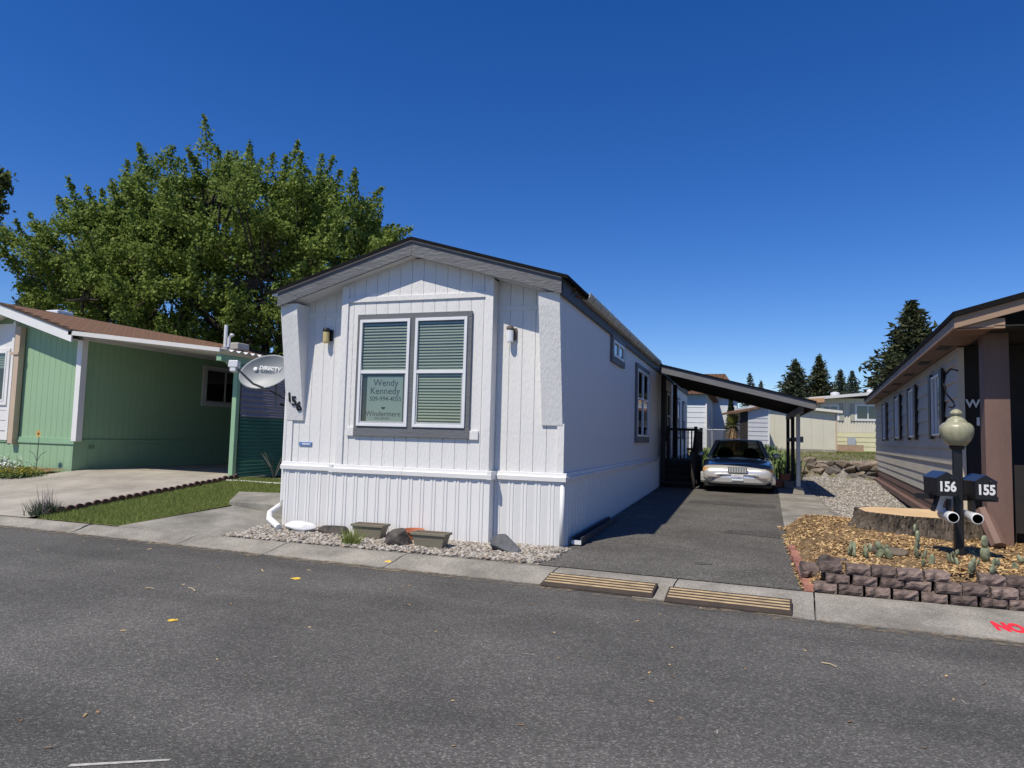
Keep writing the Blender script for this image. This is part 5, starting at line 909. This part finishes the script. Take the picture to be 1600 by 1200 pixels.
nt = text('kerb_lettering', 'NO', .27, M('red_spray', (.75, .03, .05), .7, .15, 20), None, (0, 0, 0), rot=(0, 0, 0), ext=.0008, bold=.016, align='LEFT', shear=-.1, sx=.55); nt.matrix_basis = Matrix.Translation((4.60, -2.06, kz(-2.06, 4.6) + .005)) @ Matrix.Rotation(R(-3), 4, 'Z') @ Matrix.Rotation(math.atan(.137 / .93), 4, 'X'); tag(nt, 'red spray painted NO on the kerb at the right edge', 'paint mark')
TW = M('dry_twig', (.42, .34, .22), .9, .3, 20)
for i, (x, y, L_, a, lb) in enumerate(((-2.9, -3.8, .2, -.5, 'longer dry twig on the left road'), (-3.3, -3.95, .1, .2, 'short dry twig left of the longer one'), (3.05, -3.75, .12, -.6, 'dry twig on the road below the kerb ramps'))):
    o = MB().tube([(-L_ / 2, 0, 0), (0, .012, .004), (L_ / 2, 0, 0)], [.006, .007, .004], 5).build('twig', TW); o.location = (x, y, -.083); o.rotation_euler = (0, 0, a); tag(o, lb, 'twig')
N = 150; P = np.column_stack([nr.uniform(-7, 7, N), -1.9 - 5.2 * nr.random(N) ** 1.3, np.full(N, -.084)]); P = P[[p[1] < interp(KF, p[0]) - .02 for p in P]]; N = len(P); a = nr.uniform(0, 6.28, N); d = np.column_stack([np.cos(a), np.sin(a), nr.normal(0, .1, N)]) * (.008 + .02 * nr.random((N, 1)) ** 2); s = np.column_stack([-np.sin(a), np.cos(a), np.full(N, .2)]) * .006
stuff(tag(npmesh('road_litter', np.stack([P - d - s, P + d - s, P + d + s, P - d + s], 1).reshape(-1, 3), np.arange(4 * N).reshape(N, 4), CHIP), 'tiny wood chips and leaf bits strewn over the asphalt', 'litter'))

GR = bpy.data.materials.new('gutter_grit'); GR.use_nodes = True; n = GR.node_tree.nodes; l = GR.node_tree.links; b = n['Principled BSDF']; tc = n.new('ShaderNodeTexCoord'); nz = n.new('ShaderNodeTexNoise'); nz.inputs['Scale'].default_value = 9; nz.inputs['Detail'].default_value = 10; nz.inputs['Roughness'].default_value = .7; l.new(tc.outputs['Object'], nz.inputs[0])
rp = n.new('ShaderNodeValToRGB'); rp.color_ramp.elements[0].position = .47; rp.color_ramp.elements[0].color = (0, 0, 0, 1); rp.color_ramp.elements[1].position = .62; rp.color_ramp.elements[1].color = (.85, .85, .85, 1); l.new(nz.outputs['Fac'], rp.inputs[0]); l.new(rp.outputs[0], b.inputs['Alpha']); b.inputs['Base Color'].default_value = (.24, .19, .13, 1); b.inputs['Roughness'].default_value = .95
struct(sheet('gutter_grit', [(x, interp(KF, x) - .16) for x in [-20 + .5 * k for k in range(60)]], [(x, interp(KF, x) + .02) for x in [-20 + .5 * k for k in range(60)]], GR, 0, 60, 2, lambda x, y: -.0845 if y < interp(KF, x) else -.080))
mb = MB(); q = random.Random(21)
for x, y in ((.6, -3.1), (1.2, -3.3), (1.45, -3.55), (2.2, -3.2), (2.9, -3.4), (-1.2, -3.2), (.9, -4.4), (1.05, -4.9), (2.3, -5.3), (-.8, -5.2), (-3.4, -3.3), (3.8, -4.2), (-2.0, -3.5), (.1, -5.6), (3.3, -3.0)):
    a = q.uniform(0, 3.14); L_ = q.uniform(.03, .11); w = q.uniform(.002, .006); c, s_ = math.cos(a), math.sin(a); mb.add([(x - c * L_, y - s_ * L_, -.0862), (x + s_ * w, y - c * w, -.0862), (x + c * L_, y + s_ * L_, -.0862), (x - s_ * w, y + c * w, -.0862)], [(0, 1, 2, 3)])
stuff(tag(mb.build('road_scuffs', M('pale_scuff', (.32, .31, .28), .9, .3, 30)), 'faint pale scrape marks scattered over the asphalt', 'scuff marks'))

ho = MB().tube([(-8.6 + .25 * k, 3.15 + .05 * math.sin(k * .9), gz(-8 + .25 * k, 3.1) + .03) for k in range(15)], .022, 6).build('white_hose', WHITEV); tag(ho, 'white hose lying at the back edge of the lawn', 'hose')
DA = speckle('patch_asphalt', (.095, .09, .083), .5, 2.2, 75, patch=.3, bump=.8, pscale=.7)
struct(sheet('asphalt_patch', [(1.2, 7.2), (3.1, 6.9)], [(1.2, 8.0), (3.15, 7.6)], DA, .013, 10, 3))
struct(sheet('asphalt_patch_near', [(2.1, 2.6), (3.0, 2.3)], [(2.2, 2.95), (3.0, 3.1)], DA, .013, 8, 3))
decal('oil_stain', splat(1.95, -.35, .13, .10, 9), .013, DA, 'small round oil stain on the asphalt drive', 'stain')
